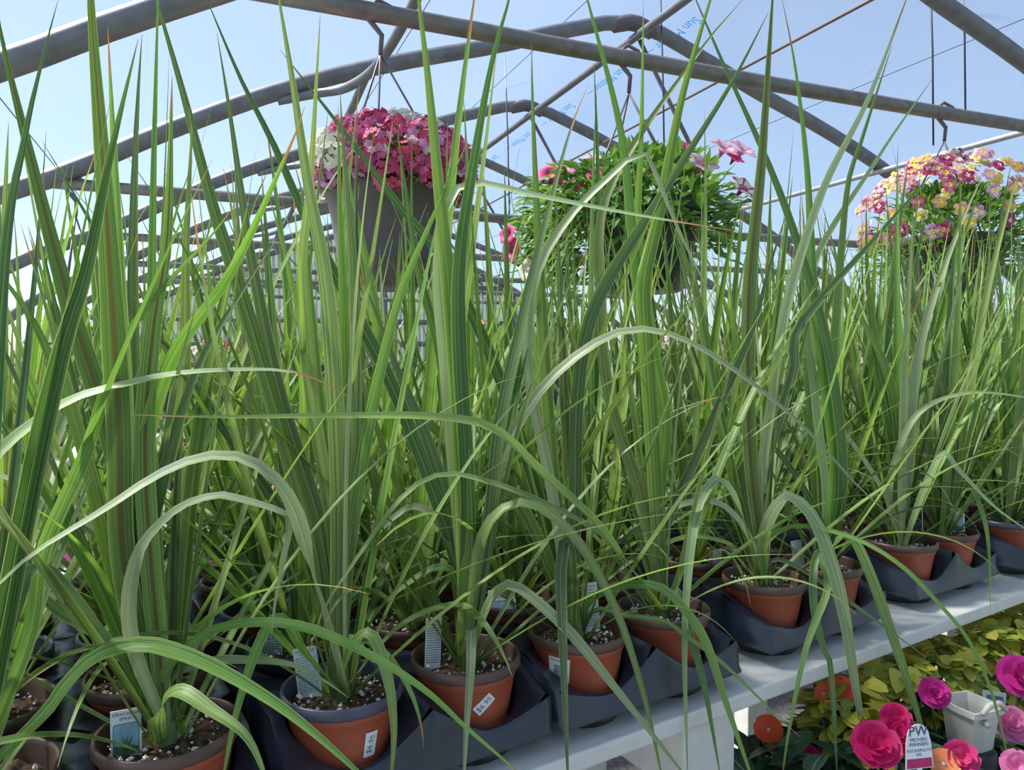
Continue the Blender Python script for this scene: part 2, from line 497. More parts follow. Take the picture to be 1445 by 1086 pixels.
mb.add([gh(M_END, -3.47, -CAMZ), gh(M_END, 3.47, -CAMZ), gh(M_END, 3.3, KNEE), gh(M_END, -3.3, KNEE),
        gh(M_END + 0.06, -3.47, -CAMZ), gh(M_END + 0.06, 3.47, -CAMZ), gh(M_END + 0.06, 3.3, KNEE), gh(M_END + 0.06, -3.3, KNEE)],
       [(0, 1, 2, 3), (7, 6, 5, 4), (3, 2, 6, 7), (0, 4, 5, 1), (0, 3, 7, 4), (1, 5, 6, 2)])
wb(mb, 'knee_wall', M['knee'])
for h, r in ((0.40, 0.032), (0.13, 0.032), (-0.12, 0.03), (0.85, 0.03)):
    q = next(x for x in [3.4 - 0.02 * i for i in range(170)] if prof_h(x) > h)
    wb(MB().tube([gh(M_END - 0.05, -q, h), gh(M_END - 0.05, q, h)], r, 8), 'girt', M['pipe'], True)
for q in (-1.75, 0.2, 1.9):
    wb(MB().tube([gh(M_END - 0.03, q, -CAMZ), gh(M_END - 0.03, q, prof_h(q))], 0.03, 8), 'stud', M['pipe'], True)
wb(MB().tube([gh(M_END - 0.03, q, h) for q, h in SEC], 0.04, 8), 'gable_edge', M['pipe'], True)

# floor
mb = MB()
mb.add([gh(M_NEAR - 1, -5, -CAMZ), gh(M_NEAR - 1, 5, -CAMZ), gh(M_END + 1.5, 5, -CAMZ), gh(M_END + 1.5, -5, -CAMZ)], [(0, 1, 2, 3)])
tag(mb.build('floor', M['gravel']), 'grey gravel greenhouse floor', 'floor', kind='structure')
mb = MB()
mb.add([Vector((-60, -60, -0.02)), Vector((60, -60, -0.02)), Vector((60, 60, -0.02)), Vector((-60, 60, -0.02))], [(0, 1, 2, 3)])
tag(mb.build('ground', plain('outdoor_grass', (0.10, 0.14, 0.06), 0.9, var=0.3, scale=3)), 'grassy ground around the greenhouse', 'ground', kind='structure')

# hoops with their tie pipes
hoop_words = {-1.0: 'second arched roof hoop, carrying the long pipe with the flower baskets', 0.0: 'arched roof hoop next beyond the one carrying the baskets',
              1.22: 'third arched roof hoop beyond the basket pipe, in front of two more', 2.44: 'arched roof hoop two bays short of the ribbed end wall',
              3.66: 'arched roof hoop one bay short of the last hoop', 4.88: 'last arched roof hoop before the ribbed end wall'}
TIE = {-1.0: 0.905, 0.0: 0.59, 1.22: 0.59, 2.44: 0.59, 3.66: 0.59, 4.88: 0.59}
for m in HOOPS:
    base = gh(m, 0, -CAMZ)
    ho = empty('roof_hoop', base)
    tag(ho, hoop_words.get(m, 'grey arched roof hoop overhead behind the plant bench'), 'hoop', 'roof hoops of the greenhouse')
    def hb(mb, name, mat):
        mb.v = [p - base for p in mb.v]
        return mb.build(name, mat, ho, True)
    pts = catmull([gh(m, q, h - 0.01) for q, h in SEC], 64)
    hb(MB().tube(pts, 0.033, 12), 'arch_pipe', M['pipe'])
    if m in TIE:
        h = TIE[m]
        q = next(x for x in [3.4 - 0.02 * i for i in range(170)] if prof_h(x) > h)
        hb(MB().tube(catmull([gh(m, -q, h), gh(m, 0, h - 0.01), gh(m, q, h)], 12), 0.024 if m < 0 else 0.02, 12), 'tie_pipe', M['pipe_tie'])
        # ridge bracket: dark sleeve at the apex
        hb(MB().tube([gh(m, -0.10, prof_h(0.10) - 0.008), gh(m, -0.02, 1.51), gh(m, 0.02, 1.51), gh(m, 0.10, prof_h(0.10) - 0.008)], 0.036, 12), 'ridge_sleeve', M['hanger'])
        if m >= 0:
            hb(MB().tube([gh(m - 0.02, 0.02, 1.43), gh(m - 0.02, 0.55, 0.60)], 0.010, 8), 'strut', M['hanger'])

# ridge pipe and side purlins run the length of the house
tag(MB().tube([gh(M_NEAR + 0.1, 0.0, 1.44), gh(M_END - 0.06, 0.0, 1.44)], 0.018, 10).build('ridge_pipe', M['pipe'], None, True),
    'straight pipe running under the roof ridge', 'pipe')
tag(MB().tube([gh(M_NEAR + 0.1, 0.5, prof_h(0.5) - 0.05), gh(M_END - 0.06, 0.5, prof_h(0.5) - 0.05)], 0.007, 8).build('purlin_rod', M['rust_wire'], None, True),
    'thin reddish rod along the upper shaded roof slope', 'rod')
tag(MB().tube([gh(M_NEAR + 0.1, 1.50, prof_h(1.50) - 0.06), gh(M_END - 0.06, 1.50, prof_h(1.50) - 0.06)], 0.014, 8).build('purlin_pipe', M['pipe_light'], None, True),
    'pale conduit along the lower shaded roof slope', 'pipe')
# bent braces linking one hoop to the next along the sunny slope
brace_words = {-2.3: 'bent brace pipe reaching back from the basket-pipe hoop', -1.0: 'bent brace pipe from the basket-pipe hoop to the next hoop', 0.0: 'bent brace pipe behind the verbena basket, one bay beyond the basket pipe',
               1.22: 'bent brace pipe two bays beyond the basket pipe', 2.44: 'bent brace pipe three bays beyond the basket pipe', 3.66: 'bent brace pipe reaching the last hoop', 4.88: 'bent brace pipe reaching the ribbed end wall'}
for a, b_ in zip(HOOPS[3:], HOOPS[4:] + [M_END]):
    d = (b_ - 0.08 - a) if b_ == M_END else b_ - a
    pts = [gh(a, -1.22, prof_h(1.22) - 0.03), gh(a + 0.30 * d, -1.24, prof_h(1.24) - 0.10), gh(a + 0.62 * d, -1.27, prof_h(1.27) - 0.13), gh(a + 0.85 * d, -1.33, prof_h(1.33) - 0.11),
           gh(a + 0.96 * d, -1.42, prof_h(1.42) - 0.07), gh(a + d, -1.56, prof_h(1.56) - 0.045)]
    tag(MB().tube(catmull(pts, 36), 0.017, 10).build('bent_brace', M['pipe'], None, True), brace_words[a], 'brace', 'bent braces between hoops')
# thin lines sagging under the film
for q in (-2.3, -1.1, -0.35, 1.0, 2.2):
    MB().tube([gh(M_NEAR, q, prof_h(q) + 0.028), gh(M_END, q, prof_h(q) + 0.028)], 0.0016, 5).build('film_cord', M['wire'], CEIL)

# faint print on the film, near the ridge
def text_mesh(body, size, mat, name='lettering', align='CENTER', ext=0.0):
    cu = bpy.data.curves.new(name, 'FONT')
    cu.body = body; cu.size = size; cu.align_x = align; cu.align_y = 'CENTER'; cu.resolution_u = 2
    cu.extrude = ext
    o = bpy.data.objects.new(name, cu)
    COL.objects.link(o)
    dg = bpy.context.evaluated_depsgraph_get()
    dg.update()
    me = bpy.data.meshes.new_from_object(o.evaluated_get(dg))
    bpy.data.objects.remove(o)
    bpy.data.curves.remove(cu)
    me.materials.clear(); me.materials.append(mat)
    me.name = name
    return me
def print_on_film(body, size, mat, m, q, label):
    me = text_mesh(body, size, mat, 'film_print')
    eps = 0.01
    sl = (prof_h(q + eps) - prof_h(q - eps)) / (2 * eps)
    across = (T + Vector((0, 0, sl))).normalized()
    base = gh(m, q, prof_h(q) + 0.036)
    for v in me.vertices:
        v.co = base - G * 0.0 + G * (v.co.x) + across * (v.co.y)
    o = link('film_print', me, CEIL)
    o['label'] = label
for i in range(9):
    print_on_film('Sun Master \u2014', 0.075, M['cyan_print'], -1.2 + i * 0.62, 0.23, 'cyan printing on the roof film beside the ridge pipe')
for i in range(6):
    print_on_film('-- --- -  ---- --', 0.03, M['grey_print'], -1.4 + i * 0.9, 0.95, 'faint grey printed code on the shaded roof slope')

# ------------------------------------------------------------------ the plant bench
BA = R(57.4)
U = Vector((math.sin(BA), math.cos(BA), 0))             # along the bench, to the right and away
W = Vector((-math.cos(BA), math.sin(BA), 0))            # across the bench, away from the aisle
BZ = math.atan2(U.y, U.x)
def bp_(s, n, z):
    p = U * s + W * n
    return Vector((p.x, p.y, z))
BENCH_Z = 0.905
def bbox(mb, s0, s1, n0, n1, z0, z1):
    vs = [bp_(s, n, z) for z in (z0, z1) for n in (n0, n1) for s in (s0, s1)]
    mb.add(vs, [(0, 2, 3, 1), (4, 5, 7, 6), (0, 1, 5, 4), (2, 6, 7, 3), (0, 4, 6, 2), (1, 3, 7, 5)])
    return mb
bench = empty('plant_bench', bp_(1.2, 1.05, 0))
tag(bench, 'white painted wooden bench carrying the trays of spiky plants', 'bench')
def bn(mb, name, mat, bevel=0.003):
    mb.v = [p - bench.location for p in mb.v]
    o = mb.build(name, mat, bench)
    if bevel:
        md = o.modifiers.new('bevel', 'BEVEL'); md.width = bevel; md.segments = 2
    return o
edges = [0.645, 0.79, 0.93, 1.07, 1.21, 1.35, 1.49, 1.63]
for a, b_ in zip(edges, edges[1:]):
    bn(bbox(MB(), -0.75, 3.6, a, b_ - 0.004, BENCH_Z - 0.022, BENCH_Z), 'plank', M['white_paint'])
for s0 in (-0.5, 0.675, 1.85, 3.0):
    bn(bbox(MB(), s0, s0 + 0.095, 0.655, 1.6, BENCH_Z - 0.115, BENCH_Z - 0.0225), 'joist', M['white_paint'])
    for n0 in (0.80, 1.45):
        bn(bbox(MB(), s0 - 0.088, s0 - 0.002, n0, n0 + 0.088, 0.0, BENCH_Z - 0.0225), 'leg', M['white_paint'])

# ------------------------------------------------------------------ shuttle trays
PITCHT = 0.146
TRAYS = {0: (0.022, 0.0, 0), 1: (0.334, 0.0, 1), 2: (0.6385, -0.004, 2), 3: (1.012, 0.012, 3), 4: (1.415, 0.028, 4), 5: (1.775, 0.006, 5),
         6: (2.08, 0.01, 6), 7: (2.385, 0.0, 7), 8: (2.69, 0.012, 8), 9: (2.995, 0.0, 9)}
ROWS = 5
N0 = 0.735
DECK = 0.988
LIP = 0.948
SK0 = 0.929
HOLE = 0.0595
def scoop(s, n):
    """deck height at local s (along), n (from the front pot line)"""
    w_ = min(1.0, max(0.0, (0.012 - n) / 0.062))        # 1 at front edge
    x = abs(((s + PITCHT) % PITCHT) - PITCHT / 2) / (PITCHT / 2)   # 0 at pot centre, 1 between
    e = max(0.0, (x - 0.12) / 0.88)
    peak = DECK if abs(s) < PITCHT * 0.55 else LIP + 0.018
    top = LIP + (peak - LIP) * (e ** 1.25)
    return DECK * (1 - w_) + top * w_
def tray_mesh():
    """deck with a row of round openings, scooped low before the front pots, skirt round the outside"""
    mb = MB()
    ns = 24
    hw = PITCHT                     # half width: two cells
    for k in range(ROWS):
        for j in (-1, 1):
            cs = j * PITCHT / 2; cn = k * PITCHT
            ring_i = []; ring_o = []
            for a in range(ns):
                t = 2 * math.pi * (a + 0.5) / ns
                c_, s_ = math.cos(t), math.sin(t)
                q = (PITCHT / 2) / max(abs(c_), abs(s_))
                fs_ = cs + HOLE * c_; fn = cn + HOLE * s_
                gs = cs + q * c_; gn = cn + q * s_
                if k == 0 and gn < 0: gn = max(gn, -0.064)
                ring_i.append(Vector((fs_, fn, scoop(fs_, fn) if k == 0 else DECK)))
                ring_o.append(Vector((gs, gn, scoop(gs, gn) if k == 0 else DECK)))
            low = [Vector((cs + 0.052 * math.cos(2 * math.pi * (a + .5) / ns), cn + 0.052 * math.sin(2 * math.pi * (a + .5) / ns), min(SK0 + 0.012, 9))) for a in range(ns)]
            o = list(ring_i) + list(ring_o) + low
            fs = []
            for a in range(ns):
                a2 = (a + 1) % ns
                fs.append((a, a2, ns + a2, ns + a))
                fs.append((2 * ns + a, 2 * ns + a2, a2, a))
            mb.add(o, fs)
    # outer skirt, front edge finely divided to follow the scoops
    path = []
    m_ = 32
    fr = -0.064
    bk = (ROWS - 0.5) * PITCHT
    for i in range(m_ + 1):
        s = -hw + 2 * hw * i / m_
        path.append((s, fr, 0, -1))
    for i in range(1, 9): path.append((hw, fr + (bk - fr) * i / 8, 1, 0))
    for i in range(1, 9): path.append((hw - 2 * hw * i / 8, bk, 0, 1))
    for i in range(1, 8): path.append((-hw, bk + (fr - bk) * i / 8, -1, 0))
    vs = []
    for (s, n, dx, dn) in path:
        zt = scoop(min(max(s, -hw + 1e-4), hw - 1e-4), n)
        f = 0.004
        vs += [Vector((s, n, zt)), Vector((s + dx * 0.002, n + dn * 0.003, zt - 0.006)), Vector((s + dx * f, n + dn * 0.005, SK0 + 0.006)), Vector((s + dx * (f + 0.002), n + dn * 0.009, SK0)), Vector((s + dx * (f + 0.002), n + dn * 0.009, SK0 - 0.003))]
    P5 = len(path)
    fs = []
    for i in range(P5):
        i2 = (i + 1) % P5
        for k in range(4):
            fs.append((i * 5 + k + 1, i2 * 5 + k + 1, i2 * 5 + k, i * 5 + k))
    mb.add(vs, fs)
    return mb.mesh('tray_shell', M['tray'], True)
TRAY_ME = tray_mesh()
M['cup'] = plain('scuffed_tray_cup', (0.045, 0.045, 0.045), 0.45, var=0.8, scale=45)
CUP_ME = MB().lathe([(0.0005, 0.002), (0.046, 0.002), (0.047, 0.0), (0.052, 0.0), (0.0545, 0.006), (0.0555, 0.030), (0.0535, 0.030), (0.050, 0.004), (0.0005, 0.004)], 24).mesh('cup', M['cup'], True)
ordinal = ['first', 'second', 'third', 'fourth', 'fifth']
tray_label = {0: 'glossy black tray under the two pots before the tall tagged plant, with round openings',
              1: 'black tray holding the blue-rimmed pot and the pot with a slanted price sticker',
              2: 'black tray holding the pot with the barcode label',
              3: 'black tray with scuffed cups beside the end of the white joist',
              4: 'black tray with high web between two pots above the golden foliage',
              5: 'black tray past the one above the golden foliage'}
def tray_pt(t, s, n, z):
    c, dn, _ = TRAYS[t]
    return bp_(c + s, N0 + dn + n, z)
for t in TRAYS:
    e = empty('shuttle_tray', tray_pt(t, 0, 0, BENCH_Z), BZ)
    tag(e, tray_label.get(t, 'black plastic tray of spiky plants far along the white bench'), 'tray', 'black plant trays on the bench')
    link('shell', TRAY_ME, e, loc=(0, 0, -BENCH_Z))
    for k in range(ROWS):
        for j in (-1, 1):
            if k < 2 or t < 4: link('cup', CUP_ME, e, loc=(j * PITCHT / 2, k * PITCHT, 0))

# ------------------------------------------------------------------ pots
PH = 0.100
def pot_r(z): return 0.0435 + (0.0575 - 0.0435) * z / 0.088
POT_BODY = MB().lathe([(0.0005, 0.002), (0.037, 0.002), (0.041, 0.0), (0.0435, 0.003), (pot_r(0.02), 0.02), (pot_r(0.05), 0.05), (pot_r(0.080), 0.080), (0.0582, 0.082), (0.0588, 0.088)], 40)
POT_RIM = MB().lathe([(0.0586, 0.0875), (0.0612, 0.0880), (0.0626, 0.0900), (0.0628, 0.096), (0.0618, 0.0995), (0.0600, 0.1003), (0.0585, 0.0990), (0.0578, 0.095), (0.0555, 0.084), (0.0540, 0.070)], 40)
POT_MESH = {k: POT_BODY.mesh('pot', M[k], True) for k in ('terracotta', 'green_pot')}
RIM_MESH = {k: POT_RIM.mesh('rim', M[k], True) for k in ('rim_brown', 'rim_navy', 'green_pot')}
def soil_mesh(seed):
    r_ = random.Random(seed); mb = MB(); rings, ns = 7, 28
    vs = [Vector((0, 0, 0.084))]
    for i in range(1, rings + 1):
        r = 0.0562 * i / rings
        for k in range(ns):
            a = 2 * math.pi * k / ns
            vs.append(Vector((r * math.cos(a), r * math.sin(a), 0.083 + 0.006 * noise.noise(Vector((r * 60 * math.cos(a), r * 60 * math.sin(a), seed))) - (0.004 if i == rings else 0))))
    fs = [(0, 1 + k, 1 + (k + 1) % ns) for k in range(ns)]
    for i in range(rings - 1):
        for k in range(ns):
            k2 = (k + 1) % ns
            fs.append((1 + i * ns + k, 1 + (i + 1) * ns + k, 1 + (i + 1) * ns + k2, 1 + i * ns + k2))
    return mb.add(vs, fs).mesh('soil', M['soil'], True)
SOILS = [soil_mesh(i) for i in range(3)]
def perlite_mesh(seed, n=95):
    r_ = random.Random(seed); mb = MB()
    for i in range(n):
        a = r_.uniform(0, 6.283); r = 0.052 * math.sqrt(r_.uniform(0.1, 1))
        s = r_.choice([0.0008, 0.0010, 0.0012, 0.0016, 0.0022, 0.0030])
        c = Vector((r * math.cos(a), r * math.sin(a), 0.0855 + 0.003 * r_.random()))
        d = [Vector(v) * s * r_.uniform(0.7, 1.3) for v in ((1, 0, 0), (-1, 0, 0), (0, 1, 0), (0, -1, 0), (0, 0, 1), (0, 0, -1))]
        mb.add([c + q for q in d], [(0, 2, 4), (2, 1, 4), (1, 3, 4), (3, 0, 4), (2, 0, 5), (1, 2, 5), (3, 1, 5), (0, 3, 5)])
    return mb.mesh('perlite', M['perlite'])
PERL = [perlite_mesh(i) for i in range(4)]

# ------------------------------------------------------------------ what a blade may not pass through
def tie_point(x, m):
    """point of the tie pipe of hoop m seen in the direction of column x"""
    k = (x - 722.5) / FPX
    o = RIDGE + G * m
    q = (k * o.y - o.x) / (T.x - k * T.y)
    return q, gh(m, q, TIE[m])
BASKET_POTS = [(at(x, y, tie_point(hx, -1.0)[1].y), r, h) for x, y, hx, r, h in ((552, 248, 540, 0.205, 0.31), (905, 292, 885, 0.215, 0.27), (1340, 338, 1325, 0.215, 0.28))]
POTZ = BENCH_Z + 0.004
POTS = []
def solid_hits(pts, own):
    """number of points inside a pot wall, a tray, the bench or a hanging pot; own is the centre of the blade's own pot"""
    hits = 0
    for p in pts:
        z = p.z
        if z > 1.40:
            for c, r, h in BASKET_POTS:
                if c.z - h < z < c.z + 0.01 and (p.x - c.x) ** 2 + (p.y - c.y) ** 2 < r * r: hits += 1
            continue
        if z > POTZ + 0.104: continue
        d0 = math.hypot(p.x - own.x, p.y - own.y)
        if d0 < 0.066:
            if d0 > 0.0545 and z > BENCH_Z: hits += 1
            continue
        s_ = p.x * U.x + p.y * U.y; n_q = p.x * W.x + p.y * W.y
        if n_q > 0.641 and 0.785 < z < BENCH_Z + 0.001: hits += 1; continue
        if z < 0.86 and math.hypot(s_ - 1.153, n_q - 0.545) < 0.058: hits += 1; continue      # the white planter and its stand
        if z < BENCH_Z: continue
        bad = False
        for c in POTS:
            if (p.x - c.x) ** 2 + (p.y - c.y) ** 2 < 0.0655 ** 2: bad = True; break
        if not bad:
            for t, (c, dn, _) in TRAYS.items():
                ls = s_ - c; ln = n_q - N0 - dn
                if abs(ls) < PITCHT + 0.009 and -0.077 < ln < ROWS * PITCHT:
                    lim = scoop(max(-PITCHT + 1e-4, min(PITCHT - 1e-4, ls)), ln) if ln < 0.012 else DECK
                    if z < lim + 0.003: bad = True
        hits += bad
    return hits
for t in TRAYS:
    for k in range(ROWS):
        for j in (-1, 1):
            POTS.append(tray_pt(t, j * PITCHT / 2, k * PITCHT, 0))

# ------------------------------------------------------------------ strap leaves
def taper(v):
    return (0.72 + 0.28 * min(1, v / 0.2)) * min(1.0, 1.85 * max(0.0, 1 - v) ** 0.92)
def ribbon(pts, width, face, twist0=0.0, twist1=0.0, fold=0.30, vmax=1.0):
    """a folded strap along pts; face(i, p, t) gives the direction the upper side looks"""
    n = len(pts) - 1
    vs = []; fs = []; uvs = []
    for i, p in enumerate(pts):
        a = pts[max(0, i - 1)]; b_ = pts[min(n, i + 1)]
        t = (b_ - a).normalized()
        f = face(i, p, t)
        f = (f - t * f.dot(t)); f.normalize()
        v = i / n
        ang = twist0 + (twist1 - twist0) * v
        f = Matrix.Rotation(ang, 3, t) @ f
        w = t.cross(f).normalized()
        hw = 0.5 * width * taper(v * vmax) + 0.0002
        for k, x in enumerate((-1, -0.5, 0, 0.5, 1)):
            vs.append(p + w * (x * hw) + f * (fold * hw * (abs(x) - 0.5)))
    for i in range(n):
        for k in range(4):
            fs.append((i * 5 + k, i * 5 + k + 1, (i + 1) * 5 + k + 1, (i + 1) * 5 + k))
            u0, u1, v0, v1 = k / 4, (k + 1) / 4, i / n, (i + 1) / n
            uvs.append([(u0, v0), (u1, v0), (u1, v1), (u0, v1)])
    return MB().add(vs, fs, uvs)

def lib_leaf(seed, tilt, bend, length, width, mat, n=14, side=0.0):
    r_ = random.Random(seed)
    pts = [Vector((0, 0, 0))]
    for i in range(n):
        v = (i + 0.5) / n
        th = tilt + bend * v ** 1.8
        d = Vector((math.sin(th), side * v * v, math.cos(th))).normalized()
        pts.append(pts[-1] + d * length / n)
    tw = r_.uniform(-0.5, 0.5)
    def face(i, p, t):
        return Vector((-t.z, 0, t.x)) if abs(t.y) < 0.99 else Vector((0, 0, 1))
    return ribbon(pts, width, face, 0, tw, 0.35).mesh('leaf', mat, True)
def weighted_mat(r_):
    x = r_.random()
    return M['blade'] if x < 0.5 else M['blade_deep'] if x < 0.72 else M['blade_lime'] if x < 0.88 else M['blade_brown'] if x < 0.94 else M['blade_pale']
LIB = {'up': [], 'mid': [], 'out': [], 'droop': []}
lr = random.Random(3)
for i in range(22): LIB['up'].append(lib_leaf(100 + i, R(lr.uniform(1, 10)), R(lr.uniform(-6, 12)), lr.uniform(0.50, 0.70), lr.uniform(0.012, 0.018), weighted_mat(lr), side=lr.uniform(-0.1, 0.1)))
for i in range(22): LIB['mid'].append(lib_leaf(200 + i, R(lr.uniform(10, 31)), R(lr.uniform(-8, 28)), lr.uniform(0.42, 0.64), lr.uniform(0.009, 0.0155), weighted_mat(lr), side=lr.uniform(-0.2, 0.2)))
for i in range(16): LIB['out'].append(lib_leaf(300 + i, R(lr.uniform(26, 58)), R(lr.uniform(-6, 60)), lr.uniform(0.34, 0.55), lr.uniform(0.007, 0.0125), weighted_mat(lr), side=lr.uniform(-0.25, 0.25)))
for i in range(12): LIB['droop'].append(lib_leaf(400 + i, R(lr.uniform(35, 60)), R(lr.uniform(70, 125)), lr.uniform(0.26, 0.42), lr.uniform(0.008, 0.012), weighted_mat(lr), n=18, side=lr.uniform(-0.25, 0.25)))

def fill_leaves(root, r_, counts, scale=1.0, avoid=None):
    """leaves taken from the stock of shapes, set round the short stem; loc is the plant's crown"""
    k = 0
    for kind, n in counts:
        for i in range(n):
            az0 = k * 2.39996 + r_.uniform(-0.35, 0.35); k += 1
            best = None
            for tryno in range(16):
                kd = kind if tryno < 9 else 'mid' if tryno < 13 else 'up'
                me = r_.choice(LIB[kd])
                az = az0 if tryno == 0 else az0 + r_.uniform(-0.9, 0.9) if tryno < 5 else r_.uniform(0, 6.283)
                if avoid is not None and kd != 'up':
                    # keep the arching leaves off the camera side where the traced ones hang
                    for _ in range(6):
                        d = (az - avoid + math.pi) % (2 * math.pi) - math.pi
                        if abs(d) > 1.0: break
                        az = r_.uniform(0, 6.283)
                rr = {'up': 0.004, 'mid': 0.009, 'out': 0.013, 'droop': 0.015}[kd]
                z = {'up': 0.008, 'mid': 0.004, 'out': 0.002, 'droop': 0.0}[kd] + r_.uniform(-0.006, 0.010)
                sc_ = scale * r_.uniform(0.85, 1.08) * (1.0 if tryno < 9 else 0.9 if tryno < 13 else 0.75)
                loc = Vector((rr * math.cos(az), rr * math.sin(az), 0.084 + z))
                rot = Euler((r_.uniform(-0.05, 0.05), r_.uniform(-0.05, 0.05), az))
                mt = rot.to_matrix() * sc_
                base = root.location + loc
                h = solid_hits([base + mt @ v.co for v in me.vertices], root.location)
                if best is None or h < best[0]: best = (h, me, loc, rot, sc_)
                if h == 0: break
            h, me, loc, rot, sc_ = best
            link('leaf', me, root, loc=loc, rot=rot, scale=sc_)
STEM_ME = MB().lathe([(0.006, 0.07), (0.008, 0.083), (0.0075, 0.095), (0.005, 0.115), (0.001, 0.13)], 10).mesh('stem', M['stem'], True)

PLANTS = {}
def make_plant(t, j, k, key=None, rim='rim_brown', body='terracotta', label=None, counts=None, scale=1.0, group='dracaena spikes on the bench', seed=0, avoid=None):
    r_ = random.Random(seed * 7919 + 13)
    p = tray_pt(t, j * PITCHT / 2, k * PITCHT, POTZ)
    root = empty('potted_dracaena', p)
    tag(root, label, 'potted plant', group)
    link('pot', POT_MESH[body], root, rot=(0, 0, r_.uniform(0, 6)))
    link('rim', RIM_MESH[rim], root)
    a = r_.uniform(0, 6)
    link('soil', r_.choice(SOILS), root, rot=(0, 0, a))
    if k < 2:
        pe = link('perlite', r_.choice(PERL), root, rot=(0, 0, r_.uniform(0, 6))); pe['kind'] = 'stuff'
    link('stem', STEM_ME, root)
    fill_leaves(root, r_, counts or (('up', 3), ('mid', 10), ('out', 9), ('droop', 3)), scale, avoid)
    if key: PLANTS[key] = root
    return root
FRONT = {
    'P0': (0, -1, 'rim_brown', 'tall spiky plant in a terracotta pot beside the one with the picture tag', 1.0),
    'P1': (0, 1, 'rim_brown', 'tall spiky plant with brown-ribbed blades, picture tag standing upright in its pot', 1.0),
    'P2': (1, -1, 'rim_navy', 'spiky plant in the terracotta pot with a navy blue rim and upright price sticker', 1.0),
    'P3': (1, 1, 'rim_brown', 'spiky plant in the terracotta pot with a slanted white price sticker', 1.0),
    'P4': (2, -1, 'rim_brown', 'spiky plant in the terracotta pot with a white barcode label', 0.9),
    'P5': (2, 1, 'rim_brown', 'bright green spiky plant beside the barcode-labelled pot, over the white joist end', 1.0),
    'P6': (3, -1, 'rim_brown', 'spiky plant with one wide brown-ribbed blade in a pot right of the white joist end', 1.0),
    'P7': (3, 1, 'rim_brown', 'spiky plant with long blades hanging over the golden foliage', 1.0),
    'P8': (4, -1, 'rim_brown', 'spiky plant in the front pot left of the high tray web', 1.15),
    'P9': (4, 1, 'rim_brown', 'spiky plant in the front pot right of the high tray web, small picture tag', 1.05),
    'P10': (5, -1, 'rim_navy', 'spiky plant in the front pot at the far end past the high tray web', 1.1),
    'P11': (5, 1, 'rim_brown', 'spiky plant at the very far end of the front row', 1.1),
}
for i, (key, (t, j, rim, lab, sc)) in enumerate(FRONT.items()):
    p = tray_pt(t, j * PITCHT / 2, 0, 0)
    dense = (('up', 2), ('mid', 6), ('out', 5), ('droop', 1)) if i < 8 else (('up', 4), ('mid', 10), ('out', 8), ('droop', 3))
    make_plant(t, j, 0, key, rim, 'terracotta', lab, dense, sc, 'front row of dracaena spikes', seed=50 + i, avoid=math.atan2(-p.y, -p.x))
FRONT_NAME = {(0, -1): 'the pot beside the tagged tall plant', (0, 1): 'the pot with the big picture tag', (1, -1): 'the blue-rimmed pot', (1, 1): 'the pot with the slanted price sticker',
              (2, -1): 'the barcode-labelled pot', (2, 1): 'the pot over the white joist end', (3, -1): 'the pot just past the joist end', (3, 1): 'the pot with blades over golden foliage',
              (4, -1): 'the pot left of the high tray web', (4, 1): 'the pot with the small picture tag', (5, -1): 'the blue-rimmed pot past the high web', (5, 1): 'the last front pot'}
def back_label(t, j, k):
    if (t, j) in FRONT_NAME:
        return ['', 'spiky plant directly behind ', 'spiky plant two pots behind ', 'spiky plant three pots behind ', 'spiky plant four pots behind '][k] + FRONT_NAME[(t, j)]
    return 'spiky plant in the far trays past the last front pot'
n_ = 0
for k in range(1, ROWS):
    for t in TRAYS:
        for j in (-1, 1):
            p = tray_pt(t, j * PITCHT / 2, k * PITCHT, 0)
            ratio = p.x / p.y
            if ratio > 0.84 or ratio < -0.80: continue
            n_ += 1
            if k == 1 and t == 1 and j == -1:
                make_plant(t, j, k, None, 'green_pot', 'green_pot', 'spiky plant in the dark green pot with a barcode label behind the blue-rimmed pot', seed=n_)
                DG = p
                continue
            make_plant(t, j, k, None, rnd.choice(['rim_brown', 'rim_brown', 'rim_navy']), 'terracotta', back_label(t, j, k), seed=n_, scale=rnd.uniform(0.92, 1.12) * (1.0 if t < 3 else 1.12))

